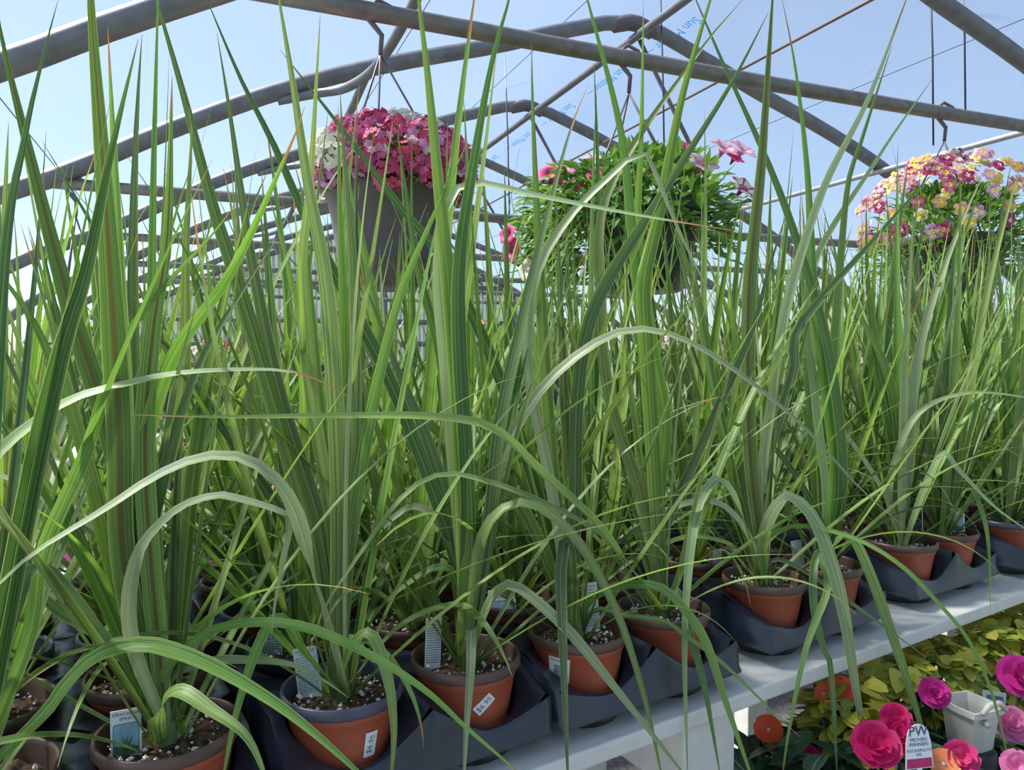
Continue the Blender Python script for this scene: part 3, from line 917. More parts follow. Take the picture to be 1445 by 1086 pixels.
# ------------------------------------------------------------------ the individual blades one can follow in the front row
# plant, points along the blade (photograph pixels, after the crown), depth change at the tip, width, material, turn, how far the upper side looks up
H = [
 ('P0', [(37, 712), (85, 500), (122, 380), (155, 221), (195, 55)], 0.00, 0.0165, 'blade_deep', 0.2, 0.2),
 ('P0', [(4, 400), (33, 206), (59, 88), (82, 0)], 0.05, 0.014, 'blade_deep', -0.5, 0.2),
 ('P0', [(60, 1010), (90, 970), (132, 928), (186, 910), (228, 913), (300, 940), (400, 1000), (502, 1086), (560, 1150)], -0.02, 0.0135, 'blade', 0.1, 1.2),
 ('P0', [(-40, 760), (-20, 660), (85, 572), (184, 540), (265, 525), (368, 521), (424, 527), (475, 549), (500, 566)], 0.10, 0.014, 'blade_pale', 0.0, 1.3),
 ('P0', [(20, 860), (60, 800), (150, 900), (215, 1000)], 0.06, 0.012, 'blade_deep', 0.0, 0.6),
 ('P0', [(40, 900), (60, 780), (120, 640), (180, 470), (300, 330), (330, 290)], 0.10, 0.012, 'blade', 0.3, 0.2),
 ('P1', [(168, 660), (95, 420), (28, 160), (0, 40), (-10, -30)], 0.02, 0.0185, 'blade_brown', -0.25, 0.1),
 ('P1', [(175, 800), (168, 600), (150, 300), (132, 60), (125, -60), (122, -150)], -0.02, 0.0205, 'blade_brown', 0.1, 0.1),
 ('P1', [(185, 800), (176, 600), (164, 300), (152, 38)], 0.03, 0.0165, 'blade', 0.5, 0.1),
 ('P1', [(210, 760), (205, 600), (218, 450), (236, 331), (243, 108)], 0.02, 0.0175, 'blade_brown', -0.2, 0.1),
 ('P1', [(190, 800), (203, 638), (243, 505), (328, 380), (412, 200), (430, 150)], 0.02, 0.0145, 'blade_lime', 0.2, 0.2),
 ('P1', [(205, 820), (221, 711), (276, 527), (350, 398), (395, 330)], 0.04, 0.013, 'blade_deep', -0.4, 0.2),
 ('P1', [(160, 800), (120, 640), (60, 480), (10, 400), (-40, 340)], 0.04, 0.015, 'blade_lime', 0.2, 0.3),
 ('P1', [(185, 900), (194, 786), (244, 723), (293, 701), (321, 700), (393, 720), (409, 737), (398, 798), (387, 858), (383, 900)], -0.05, 0.012, 'blade_pale', 0.0, 1.2),
 ('P1', [(222, 1010), (249, 974), (300, 1003), (345, 1036), (369, 1081), (380, 1130)], -0.11, 0.0135, 'blade', 0.0, 1.2),
 ('P1', [(240, 960), (290, 935), (340, 931), (409, 937), (454, 958), (492, 984)], 0.00, 0.010, 'blade_pale', 0.0, 1.2),
 ('P1', [(230, 960), (280, 900), (340, 880), (412, 881), (475, 901), (550, 940), (610, 982), (655, 1024), (727, 1086), (760, 1120)], -0.03, 0.0105, 'blade', 0.0, 1.0),
 ('P1', [(215, 820), (150, 760), (60, 700), (-60, 640)], 0.10, 0.013, 'blade_deep', 0.1, 0.5),
 ('P1', [(150, 905), (80, 860), (20, 800), (-30, 770)], 0.06, 0.013, 'blade', 0.1, 0.6),
 ('P1', [(205, 800), (255, 560), (262, 350), (270, 190), (266, 150)], 0.08, 0.0145, 'blade_lime', 0.4, 0.1),
 ('P2', [(478, 700), (462, 420), (434, 258), (412, 110), (394, 0), (388, -60)], -0.02, 0.0175, 'blade', 0.2, 0.1),
 ('P2', [(440, 760), (345, 430), (302, 295), (258, 129), (221, 0), (205, -60)], 0.03, 0.017, 'blade', -0.2, 0.1),
 ('P2', [(455, 760), (395, 560), (361, 400), (346, 313), (324, 158), (306, 46)], 0.05, 0.0155, 'blade_deep', 0.3, 0.1),
 ('P2', [(485, 700), (486, 480), (480, 300), (477, 150)], 0.00, 0.0145, 'blade_lime', -0.3, 0.1),
 ('P2', [(490, 760), (500, 560), (498, 380), (484, 200), (480, 130)], 0.05, 0.016, 'blade', 0.1, 0.1),
 ('P2', [(470, 760), (440, 560), (425, 400), (438, 250), (452, 20)], 0.05, 0.014, 'blade_lime', 0.3, 0.1),
 ('P2', [(490, 800), (520, 600), (560, 430), (600, 330), (660, 200)], 0.07, 0.0135, 'blade', 0.3, 0.2),
 ('P2', [(440, 800), (405, 700), (354, 651), (300, 643), (265, 651), (214, 675), (147, 719), (48, 780), (-10, 832), (-60, 880)], -0.24, 0.0165, 'blade_pale', 0.0, 1.4),
 ('P2', [(490, 925), (502, 904), (520, 892), (535, 916), (550, 970), (556, 1030), (553, 1086), (550, 1130)], -0.06, 0.0115, 'blade', 0.0, 1.2),
 ('P2', [(430, 920), (395, 870), (365, 910), (335, 1000), (318, 1080), (312, 1120)], -0.05, 0.0125, 'blade', 0.0, 1.2),
 ('P2', [(440, 800), (340, 640), (200, 440), (120, 300), (60, 200)], 0.12, 0.012, 'blade_deep', 0.3, 0.3),
 ('P3', [(655, 740), (642, 500), (626, 331), (615, 221), (604, 110), (591, 0), (585, -80)], -0.02, 0.0185, 'blade_lime', 0.1, 0.1),
 ('P3', [(660, 720), (648, 500), (648, 368), (667, 236), (693, 92), (718, 0), (730, -60)], -0.04, 0.0175, 'blade_deep', 0.3, 0.1),
 ('P3', [(690, 740), (705, 600), (735, 460), (753, 380), (800, 200), (830, 120)], 0.02, 0.0145, 'blade_deep', -0.3, 0.2),
 ('P3', [(640, 780), (560, 560), (500, 440), (434, 313), (387, 206), (339, 110), (288, -10)], 0.04, 0.0155, 'blade_deep', 0.2, 0.1),
 ('P3', [(645, 720), (625, 520), (590, 380), (570, 250), (560, 190)], 0.05, 0.0145, 'blade', 0.2, 0.1),
 ('P3', [(673, 858), (690, 726), (717, 626), (772, 540), (853, 477), (920, 466), (1000, 498), (1120, 589), (1215, 690), (1282, 748)], 0.05, 0.0145, 'blade_pale', 0.0, 1.3),
 ('P3', [(645, 830), (625, 799), (580, 820), (535, 859), (505, 915)], -0.02, 0.0105, 'blade', 0.0, 1.2),
 ('P3', [(650, 860), (640, 853), (595, 865), (550, 895), (490, 967)], -0.02, 0.0085, 'blade', 0.0, 1.2),
 ('P3', [(645, 790), (593, 715), (535, 750), (508, 803), (488, 860)], 0.02, 0.010, 'blade_pale', 0.0, 1.2),
 ('P3', [(664, 890), (665, 896), (664, 945), (658, 1030), (655, 1086), (652, 1140)], -0.17, 0.0095, 'blade_pale', 0.0, 0.7),
 ('P3', [(688, 855), (713, 826), (733, 830), (775, 864), (814, 903), (862, 963), (960, 1086), (990, 1130)], -0.09, 0.0125, 'blade_pale', 0.0, 1.2),
 ('P3', [(675, 780), (700, 725), (740, 708), (767, 720), (801, 747), (835, 794), (875, 875), (909, 983), (932, 1086), (942, 1140)], -0.06, 0.0125, 'blade', 0.0, 1.2),
 ('P3', [(652, 800), (610, 640), (560, 520), (530, 440), (505, 380)], 0.05, 0.0145, 'blade_deep', 0.2, 0.2),
 ('P4', [(740, 720), (683, 671), (584, 575), (500, 470), (426, 384), (388, 340)], -0.02, 0.0155, 'blade', 0.2, 0.6),
 ('P4', [(765, 720), (700, 520), (626, 368), (567, 295), (479, 177), (395, 70)], 0.02, 0.0145, 'blade_deep', -0.1, 0.2),
 ('P4', [(806, 800), (799, 757), (793, 790), (791, 821), (796, 956), (801, 1086), (803, 1140)], -0.20, 0.0125, 'blade_deep', 0.0, 0.8),
 ('P4', [(812, 700), (815, 560), (840, 430), (941, 263), (1030, 121), (1085, 16)], 0.05, 0.0165, 'blade_deep', 0.2, 0.2),
 ('P4', [(790, 740), (772, 560), (760, 350), (752, 160), (750, 60)], 0.02, 0.0145, 'blade_lime', 0.1, 0.1),
 ('P4', [(830, 850), (868, 828), (902, 824), (936, 831), (970, 865), (997, 909), (1024, 990), (1057, 1086), (1075, 1140)], -0.05, 0.0125, 'blade', 0.0, 1.2),
 ('P4', [(840, 860), (879, 868), (936, 876), (970, 899), (1020, 936), (1100, 1013), (1130, 1040)], -0.02, 0.008, 'blade', 0.0, 1.2),
 ('P4', [(780, 700), (745, 520), (752, 400), (800, 310), (870, 240), (905, 213), (925, 245), (960, 330), (1010, 430)], 0.0, 0.0135, 'blade_pale', 0.0, 0.9),
 ('P5', [(890, 800), (840, 735), (760, 662), (700, 606), (620, 588), (470, 586), (330, 588), (185, 585)], -0.40, 0.0135, 'blade_lime', 0.0, 1.1),
 ('P5', [(890, 810), (850, 755), (760, 706), (673, 675), (618, 670), (563, 706), (480, 822), (454, 865), (431, 934)], -0.30, 0.0100, 'blade', 0.0, 1.2),
 ('P5', [(918, 620), (905, 450), (891, 323), (875, 180), (829, 0), (812, -60)], 0.00, 0.0165, 'blade', 0.2, 0.1),
 ('P5', [(922, 640), (912, 480), (908, 400), (929, 304), (961, 142), (1002, 0), (1020, -60)], -0.02, 0.0205, 'blade_lime', 0.1, 0.1),
 ('P5', [(930, 700), (940, 600), (920, 480), (900, 330), (905, 180), (908, 0)], 0.04, 0.0165, 'blade_lime', 0.4, 0.1),
 ('P5', [(905, 700), (860, 560), (848, 420), (858, 270), (981, 81), (1052, -5)], 0.05, 0.0155, 'blade_lime', -0.2, 0.2),
 ('P5', [(935, 760), (985, 640), (1020, 560), (1060, 470), (1085, 380), (1110, 300)], 0.04, 0.0125, 'blade_deep', 0.2, 0.2),
 ('P3', [(645, 720), (628, 520), (618, 400), (624, 310), (645, 266), (680, 258), (760, 276), (900, 303), (1045, 327)], -0.03, 0.0125, 'blade_pale', 0.0, 0.8),
 ('P5', [(950, 835), (962, 842), (976, 902), (993, 963), (1013, 1074), (1018, 1110)], -0.13, 0.009, 'blade_deep', 0.0, 1.0),
 ('P6', [(1062, 680), (1056, 560), (1058, 400), (1075, 223), (1090, 0), (1095, -60)], -0.02, 0.0205, 'blade_brown', 0.1, 0.1),
 ('P6', [(1075, 680), (1090, 560), (1110, 430), (1160, 270), (1224, 142), (1277, 4), (1290, -30)], 0.04, 0.0155, 'blade_pale', 0.2, 0.2),
 ('P6', [(1045, 720), (1010, 560), (985, 430), (960, 340), (940, 250)], 0.05, 0.0155, 'blade', 0.2, 0.2),
 ('P6', [(1045, 720), (1018, 676), (1000, 685), (982, 725), (970, 821), (966, 922), (970, 1077), (971, 1120)], -0.17, 0.0135, 'blade_pale', 0.0, 1.0),
 ('P6', [(1050, 745), (1010, 708), (965, 711), (905, 736), (870, 764), (835, 805)], -0.06, 0.0125, 'blade_pale', 0.0, 1.2),
 ('P6', [(1040, 775), (1020, 764), (970, 757), (909, 781), (862, 814), (800, 870)], -0.06, 0.009, 'blade', 0.0, 1.2),
 ('P6', [(1078, 755), (1105, 702), (1125, 706), (1150, 736), (1172, 792), (1191, 867), (1209, 979), (1228, 1086), (1236, 1140)], -0.12, 0.0190, 'blade_pale', 0.0, 1.2),
 ('P6', [(1080, 770), (1120, 742), (1202, 758), (1269, 796), (1325, 852), (1367, 904), (1400, 979), (1426, 1086), (1432, 1120)], -0.02, 0.009, 'blade', 0.0, 1.2),
 ('P6', [(1090, 790), (1131, 803), (1213, 859), (1307, 927)], -0.04, 0.008, 'blade_deep', 0.0, 1.0),
 ('P6', [(1070, 740), (1085, 640), (1120, 520), (1128, 460), (1240, 330), (1320, 240)], 0.05, 0.0155, 'blade_deep', 0.2, 0.2),
 ('P7', [(1190, 680), (1170, 500), (1123, 336), (1079, 219), (1022, 93), (980, -5), (965, -40)], -0.02, 0.0145, 'blade_deep', 0.2, 0.1),
 ('P7', [(1178, 680), (1160, 520), (1147, 400), (1139, 243), (1123, 101), (1103, -5)], 0.02, 0.0155, 'blade', 0.3, 0.1),
 ('P7', [(1182, 680), (1175, 540), (1182, 420), (1196, 263), (1215, 200), (1260, 60)], 0.04, 0.0145, 'blade', 0.3, 0.1),
 ('P7', [(1165, 690), (1150, 560), (1143, 389), (1236, 227), (1317, 109)], 0.06, 0.0135, 'blade_pale', 0.3, 0.2),
 ('P7', [(1182, 762), (1202, 758), (1225, 803), (1254, 882), (1284, 972), (1318, 1086), (1330, 1130)], -0.13, 0.0155, 'blade', 0.0, 1.2),
 ('P7', [(1172, 770), (1160, 790), (1168, 830), (1138, 912), (1116, 1016), (1105, 1086), (1102, 1120)], -0.14, 0.0105, 'blade', 0.0, 1.0),
 ('P7', [(1165, 775), (1150, 790), (1148, 850), (1160, 910), (1172, 942), (1181, 1086), (1182, 1120)], -0.15, 0.011, 'blade_deep', 0.0, 1.0),
 ('P7', [(1160, 740), (1100, 640), (1040, 600), (960, 560), (900, 545)], 0.02, 0.010, 'blade_deep', 0.0, 0.8),
 ('P8', [(1270, 640), (1250, 520), (1200, 420), (1165, 330)], 0.02, 0.0165, 'blade', 0.2, 0.1),
 ('P8', [(1282, 640), (1300, 480), (1350, 330), (1390, 240)], 0.04, 0.0165, 'blade_pale', 0.2, 0.2),
 ('P8', [(1262, 640), (1240, 520), (1225, 400), (1222, 280)], 0.02, 0.0165, 'blade', 0.2, 0.1),
 ('P8', [(1250, 700), (1190, 610), (1130, 570), (1060, 580), (1000, 600)], -0.02, 0.010, 'blade_pale', 0.0, 1.2),
 ('P8', [(1300, 700), (1330, 640), (1350, 660), (1400, 712), (1445, 745), (1480, 770)], -0.10, 0.012, 'blade_pale', 0.0, 1.2),
 ('P8', [(1255, 690), (1290, 590), (1360, 555), (1445, 560), (1500, 575)], -0.04, 0.011, 'blade_pale', 0.0, 1.2),
 ('P9', [(1355, 620), (1380, 480), (1400, 380), (1440, 230)], 0.02, 0.0165, 'blade_lime', 0.2, 0.1),
 ('P9', [(1340, 620), (1310, 480), (1270, 350), (1255, 300)], 0.02, 0.0165, 'blade_deep', 0.2, 0.1),
 ('P9', [(1365, 690), (1385, 720), (1395, 770), (1398, 860)], -0.10, 0.008, 'blade', 0.0, 1.0),
]
hr = random.Random(11)
for key, px, off, wd, mat, tw, up in H:
    root = PLANTS[key]
    crown = root.location + Vector((hr.uniform(-0.008, 0.008), hr.uniform(-0.008, 0.008), 0.088))
    d0 = crown.y
    x0 = 722.5 + FPX * crown.x / crown.y; y0 = 500 + FPX * (CAMZ - crown.z) / crown.y
    acc = [0.0]; q = (x0, y0)
    for p in px:
        acc.append(acc[-1] + math.hypot(p[0] - q[0], p[1] - q[1])); q = p
    def face(i, p, t, up=up):
        return ((CAM - p).normalized() + Vector((0, 0, up)))
    wob = hr.uniform(-0.2, 0.2)
    best = None
    ex0 = 0.5 if (off <= -0.05 and up >= 0.7) else 1.0      # a blade arching over the rim swings out early
    for step in range(12):
        for ex in ((ex0, 0.5, 0.34) if step else (ex0,)):
            o2 = off - 0.025 * step
            pts = [crown] + [at(p[0], p[1], d0 + o2 * (a / acc[-1]) ** ex) for p, a in zip(px, acc[1:])]
            line = catmull(pts, 30)
            mb = ribbon(line, wd * (d0 + o2 * 0.5) / (d0 + off * 0.5), face, tw * 0.6, tw * 1.4 + wob, 0.30)
            h = solid_hits(mb.v[5:], root.location)
            if best is None or h < best[0]: best = (h, mb)
            if h == 0: break
        if best[0] == 0: break
    mb = best[1]
    mb.v = [p - root.location for p in mb.v]
    mb.build('leaf', M[mat], root, True)

# ------------------------------------------------------------------ plant tags stuck in the soil
def card(w, h, t=0.0008):
    return MB().box((0, 0, h / 2), (w, t, h))
def in_pot(x, yb, z, wpx):
    """follow the line of sight to the first spot inside a pot, so that the card is stuck in the soil"""
    p = atz(x, yb, z)
    y0 = p.y
    c = min(POTS, key=lambda c: math.hypot(p.x - c.x, p.y - c.y))
    best = (0.0, p)
    for i in range(80 if math.hypot(p.x - c.x, p.y - c.y) > 0.080 - 0.5 * wpx * p.y / FPX else 0):
        if i == 0: best = None
        p = at(x, yb, y0 - 0.05 + 0.004 * i)
        if not POTZ + 0.03 < p.z < POTZ + 0.10: continue
        d = min(math.hypot(p.x - c.x, p.y - c.y) for c in POTS)
        e = max(0.0, d - (0.047 - 0.5 * wpx * p.y / FPX)) + 0.05 * abs(p.z - z)
        if best is None or e < best[0]: best = (e, p)
    p = best[1]
    c = min(POTS, key=lambda c: math.hypot(p.x - c.x, p.y - c.y))
    d = math.hypot(p.x - c.x, p.y - c.y); lim = 0.047 - 0.5 * wpx * p.y / FPX
    if d > lim:
        p.x = c.x + (p.x - c.x) * lim / d; p.y = c.y + (p.y - c.y) * lim / d
    return p
def picture_tag(x, yb, hpx, wpx, z, yaw, lean, label, small=False, back=0.0):
    p = in_pot(x, yb, z, wpx)
    s = p.y / FPX
    h = hpx * s; w = wpx * s
    e = empty('plant_tag', p)
    e.rotation_euler = (R(lean[0]), R(lean[1]), R(yaw))
    tag(e, label, 'plant tag', 'plant tags in the pots')
    link('card', card(w, h).mesh('card', M['tag_white']), e)
    mb = MB(); y = -0.0007
    pw, ph = w * 0.40, h * 0.70
    # rounded top corners
    vs = [Vector((-pw, y, 0.002))]; vs.append(Vector((pw, y, 0.002)))
    for a in range(0, 91, 30): vs.append(Vector((pw - 0.1 * w + 0.1 * w * math.cos(R(a)), y, ph - 0.1 * w + 0.1 * w * math.sin(R(a)))))
    for a in range(90, 181, 30): vs.append(Vector((-pw + 0.1 * w + 0.1 * w * math.cos(R(a)), y, ph - 0.1 * w + 0.1 * w * math.sin(R(a)))))
    frame = [Vector((q.x * 1.07, y + 0.0002, q.z + (0.03 * w if q.z > 0.01 else 0))) for q in vs]
    pic = MB().add(frame, [tuple(range(len(frame)))]).build('picture_frame', M['ink_grey'], e)
    MB().add(vs, [tuple(range(len(vs)))]).build('picture', M['pic_sky'], e)
    MB().add([Vector((-pw, y - 0.0002, 0.002)), Vector((pw, y - 0.0002, 0.002)), Vector((pw, y - 0.0002, ph * 0.30)), Vector((pw * 0.3, y - 0.0002, ph * 0.36)), Vector((-pw * 0.5, y - 0.0002, ph * 0.33)), Vector((-pw, y - 0.0002, ph * 0.40))],
             [(0, 1, 2, 3, 4, 5)]).build('printed_ground', M['pic_ground'], e)
    g = MB(); r_ = random.Random(5)
    for i in range(34):
        a = R(r_.uniform(-75, 75)) * (abs(r_.random()) ** 0.6)
        L_ = ph * r_.uniform(0.45, 0.72) * (1.0 if abs(a) < 0.5 else 0.62)
        b0 = Vector((0, y - 0.0004, ph * 0.22)); d = Vector((math.sin(a), 0, math.cos(a))); n = Vector((math.cos(a), 0, -math.sin(a))) * w * 0.012
        tip = b0 + d * L_; tip.x = max(-pw, min(pw, tip.x))
        g.add([b0 - n, b0 + n, tip], [(0, 1, 2)])
    g.build('printed_plant', M['pic_plant'], e)
    for body, zz, sz in (('DRACAENA', 0.915, 0.155), ('SPIKES', 0.815, 0.145)):
        me = text_mesh(body, sz * w, M['ink'])
        for v in me.vertices: v.co = Vector((v.co.x * 1.05, -0.0009, zz * h + v.co.y))
        link('lettering', me, e)
def text_tag(x, yb, hpx, wpx, z, yaw, lean, label, mat='tag_white', heading=True, back=0.0):
    p = in_pot(x, yb, z, wpx)
    s = p.y / FPX
    h = hpx * s; w = wpx * s
    e = empty('plant_tag', p)
    e.rotation_euler = (R(lean[0]), R(lean[1]), R(yaw))
    tag(e, label, 'plant tag', 'plant tags in the pots')
    link('card', card(w, h).mesh('card', M[mat]), e)
    if heading:
        for body, zz in (('DRACAENA', 0.93), ('SPIKES', 0.86)):
            me = text_mesh(body, 0.15 * w, M['ink'])
            for v in me.vertices: v.co = Vector((v.co.x, -0.0007, zz * h + v.co.y))
            link('lettering', me, e)
    r_ = random.Random(int(x))
    mb = MB()
    n = 15
    for i in range(n):
        zz = h * (0.79 - 0.70 * i / n)
        x0 = -0.43 * w
        while x0 < 0.40 * w:
            l = w * r_.uniform(0.06, 0.2); x1 = min(x0 + l, 0.43 * w)
            mb.add([Vector((x0, -0.0007, zz)), Vector((x1, -0.0007, zz)), Vector((x1, -0.0007, zz + 0.016 * h)), Vector((x0, -0.0007, zz + 0.016 * h))], [(0, 1, 2, 3)])
            x0 = x1 + w * 0.03
    pr = mb.build('printed_lines', M['ink_grey'], e); pr['kind'] = 'stuff'
SZ = POTZ + 0.082
picture_tag(167, 1071, 68, 40, SZ, 24, (-4, 0), 'white picture tag reading DRACAENA SPIKES in the tall brown-ribbed plant')
text_tag(407, 985, 72, 37, SZ, -8, (-12, -13), 'pale blue text tag leaning in the blue-rimmed pot', 'tag_blue')
text_tag(372, 965, 72, 36, SZ, -6, (-7, -7), 'pale blue text tag leaning in the dark green pot', 'tag_blue', back=0.03)
text_tag(601, 945, 74, 23, SZ, 20, (-4, 3), 'narrow white text tag in the pot with the slanted price sticker')
picture_tag(712, 888, 56, 40, SZ, -10, (-14, -8), 'picture tag leaning in the pot behind the slanted price sticker')
text_tag(846, 886, 70, 23, SZ, 12, (-6, -3), 'white text tag in the barcode-labelled pot')
text_tag(1119, 800, 40, 17, SZ, 14, (-4, -6), 'small white text tag between the joist-end pot and its neighbour')
picture_tag(1347, 750, 33, 31, SZ, 4, (-6, 0), 'small picture tag reading DRACAENA SPIKES right of the high tray web')
text_tag(1301, 760, 48, 7, SZ, 60, (-2, -2), 'white tag seen edge-on left of the high tray web', heading=False)
text_tag(976, 862, 42, 9, SZ, 55, (-3, 0), 'white tag seen edge-on over the white joist end', heading=False)
text_tag(541, 925, 42, 22, SZ, 5, (-10, -8), 'blue-white tag leaning behind the blue-rimmed pot', 'tag_blue')
text_tag(1032, 803, 26, 12, SZ, 0, (-4, 0), 'small white tag behind the pot just past the joist end', heading=False)
text_tag(440, 868, 40, 22, SZ, 0, (-6, 0), 'white tag in the second pot row behind the blue-rimmed pot')
text_tag(1206, 768, 36, 14, SZ, 20, (-4, 0), 'small white tag behind the blades hanging over golden foliage', heading=False)

# turn aside any blade that would run through a tag card
bpy.context.view_layer.update()
from mathutils.bvhtree import BVHTree
def world_bvh(o, verts=None):
    mw = o.matrix_world
    return BVHTree.FromPolygons([mw @ v.co for v in o.data.vertices], [tuple(p.vertices) for p in o.data.polygons])
CARDS = [(o, world_bvh(o), o.matrix_world.translation.copy()) for o in bpy.data.objects if o.type == 'MESH' and o.parent and o.parent.name.startswith('plant_tag') and o.name.startswith('card')]
for root in [o for o in bpy.data.objects if o.type == 'EMPTY' and o.name.startswith('potted_dracaena')]:
    near = [cb for _, cb, c in CARDS if math.hypot(c.x - root.location.x, c.y - root.location.y) < 0.45]
    if not near: continue
    for lf in root.children:
        if not lf.name.startswith('leaf'): continue
        z0 = lf.rotation_euler.z
        def cuts(dz):
            mw = Matrix.Translation(root.location + lf.location) @ Euler((lf.rotation_euler.x, lf.rotation_euler.y, z0 + dz)).to_matrix().to_4x4() @ Matrix.Scale(lf.scale.x, 4)
            vs = [mw @ v.co for v in lf.data.vertices]
            if min(v.z for v in vs) > 1.12: return 0
            b = BVHTree.FromPolygons(vs, [tuple(p.vertices) for p in lf.data.polygons])
            n = sum(len(cb.overlap(b)) for cb in near)
            return n + (solid_hits(vs[5:], root.location) if dz else 0)
        if cuts(0.0):
            for st_ in range(1, 14):
                d = next((q for q in (0.05 * st_, -0.05 * st_) if cuts(q) == 0), None)
                if d is not None:
                    lf.rotation_euler.z = z0 + d; break

# ------------------------------------------------------------------ stickers wrapped on the pots
def wrap(root, az, zc, tilt, verts, lift):
    """flat (x, z) points laid on the cone of the pot"""
    out = []
    for (x, z) in verts:
        xr = x * math.cos(tilt) - z * math.sin(tilt); zr = x * math.sin(tilt) + z * math.cos(tilt)
        zz = zc + zr
        r = pot_r(zz) + lift
        a = az + xr / pot_r(zc)
        out.append(Vector((r * math.cos(a), r * math.sin(a), zz)))
    return out
def sticker(key, root, dx, zc, w, h, tilt, name, mat, texts=(), bars=False):
    c = root.location
    az = math.atan2(-c.y, -c.x) + math.asin(max(-0.95, min(0.95, dx)))
    nx, nz = 10, 6
    vs = [(-w / 2 + w * i / nx, -h / 2 + h * k / nz) for k in range(nz + 1) for i in range(nx + 1)]
    fs = [(k * (nx + 1) + i, k * (nx + 1) + i + 1, (k + 1) * (nx + 1) + i + 1, (k + 1) * (nx + 1) + i) for k in range(nz) for i in range(nx)]
    so = MB().add(wrap(root, az, zc, tilt, vs, 0.0006), fs).build(name, M[mat], root, True)
    for body, x, z, size, rot in texts:
        me = text_mesh(body, size, M['ink_black' if bars else 'ink_grey'])
        pts = []
        for v in me.vertices:
            cx = v.co.x * math.cos(rot) - v.co.y * math.sin(rot); cy = v.co.x * math.sin(rot) + v.co.y * math.cos(rot)
            pts.append((x + cx, z + cy))
        for v, p in zip(me.vertices, wrap(root, az, zc, tilt, pts, 0.0010)): v.co = p
        link('lettering', me, so)
    if bars:
        r_ = random.Random(4); mb = MB(); z = -h * 0.30
        while z < h * 0.28:
            t = h * r_.choice([0.008, 0.008, 0.016, 0.022])
            mb.add(wrap(root, az, zc, tilt, [(-w * 0.24, z), (w * 0.24, z), (w * 0.24, z + t), (-w * 0.24, z + t)], 0.0010), [(0, 1, 2, 3)])
            z += t + h * r_.choice([0.010, 0.012, 0.02])
        for zz in (-0.42, -0.38):
            mb.add(wrap(root, az, zc, tilt, [(-w * 0.4, zz * h), (w * 0.1, zz * h), (w * 0.1, zz * h + h * 0.018), (-w * 0.4, zz * h + h * 0.018)], 0.0010), [(0, 1, 2, 3)])
        mb.build('barcode', M['ink_black'], so)
sticker('P2', PLANTS['P2'], 0.50, 0.056, 0.013, 0.026, R(-3), 'price_sticker', 'sticker', [('$6.95', 0, 0, 0.0085, R(80))])
sticker('P3', PLANTS['P3'], 0.37, 0.063, 0.024, 0.0125, R(42), 'price_sticker', 'sticker', [('$6.95', 0, 0, 0.009, 0)])
sticker('P4', PLANTS['P4'], -0.42, 0.058, 0.026, 0.046, R(-4), 'barcode_label', 'tag_white', [('Rocket Filler', 0, 0.0190, 0.0042, 0)], True)
DGO = [o for o in bpy.data.objects if o.type == 'EMPTY' and 'dark green pot with' in str(o.get('label', ''))][0]
sticker('DG', DGO, -0.3, 0.048, 0.03, 0.055, R(-8), 'barcode_label', 'tag_blue', [], True)

# ------------------------------------------------------------------ hanging baskets
def leaf_blade(mb, p, d, n, L_, w_, mi=0):
    """small folded leaf from p along d with normal n"""
    d = d.normalized(); sd = d.cross(n)
    if sd.length < 1e-4: sd = Vector((1, 0, 0))
    sd.normalize(); n = sd.cross(d).normalized()
    a = p; b_ = p + d * L_ * 0.5 + sd * w_ / 2 + n * w_ * 0.18; c = p + d * L_ - n * L_ * 0.08; e = p + d * L_ * 0.5 - sd * w_ / 2 + n * w_ * 0.18; m = p + d * L_ * 0.5
    mb.add([a, b_, c, e, m], [(0, 1, 4), (1, 2, 4), (2, 3, 4), (3, 0, 4)], mi=mi)
def dome_foliage(n, rx, rz, seed, L_, w_, zdrop=0.0, trail=None):
    r_ = random.Random(seed); mb = MB()
    for i in range(n):
        a = r_.uniform(0, 6.283); t = r_.random()
        el = R(-20 + 110 * t)
        rr = r_.uniform(0.6, 1.0)
        p = Vector((rx * rr * math.cos(el) * math.cos(a), rx * rr * math.cos(el) * math.sin(a), rz * rr * math.sin(el) - zdrop * (math.cos(el) ** 2) * r_.random()))
        d = Vector((math.cos(a) * math.cos(el), math.sin(a) * math.cos(el), math.sin(el))) + Vector((r_.uniform(-.7, .7), r_.uniform(-.7, .7), r_.uniform(-.5, .6)))
        leaf_blade(mb, p, d, Vector((r_.uniform(-.5, .5), r_.uniform(-.5, .5), 1)), L_ * r_.uniform(0.7, 1.2), w_ * r_.uniform(0.7, 1.2))
    return mb
def floret(mb, c, n, r, petals=5, mi=0, cup=0.25, phase=0.0):
    n = n.normalized(); a0 = Vector((0, 0, 1)).cross(n)
    if a0.length < 0.01: a0 = Vector((1, 0, 0))
    a0.normalize(); b0 = n.cross(a0)
    for k in range(petals):
        t = 2 * math.pi * k / petals + phase
        d = a0 * math.cos(t) + b0 * math.sin(t); s = n.cross(d)
        mb.add([c, c + d * r * 0.55 + s * r * 0.42 + n * r * cup, c + d * r + s * r * 0.22 + n * r * cup * 0.7, c + d * r - s * r * 0.22 + n * r * cup * 0.7, c + d * r * 0.55 - s * r * 0.42 + n * r * cup],
               [(0, 1, 4), (1, 2, 3, 4)], mi=mi)
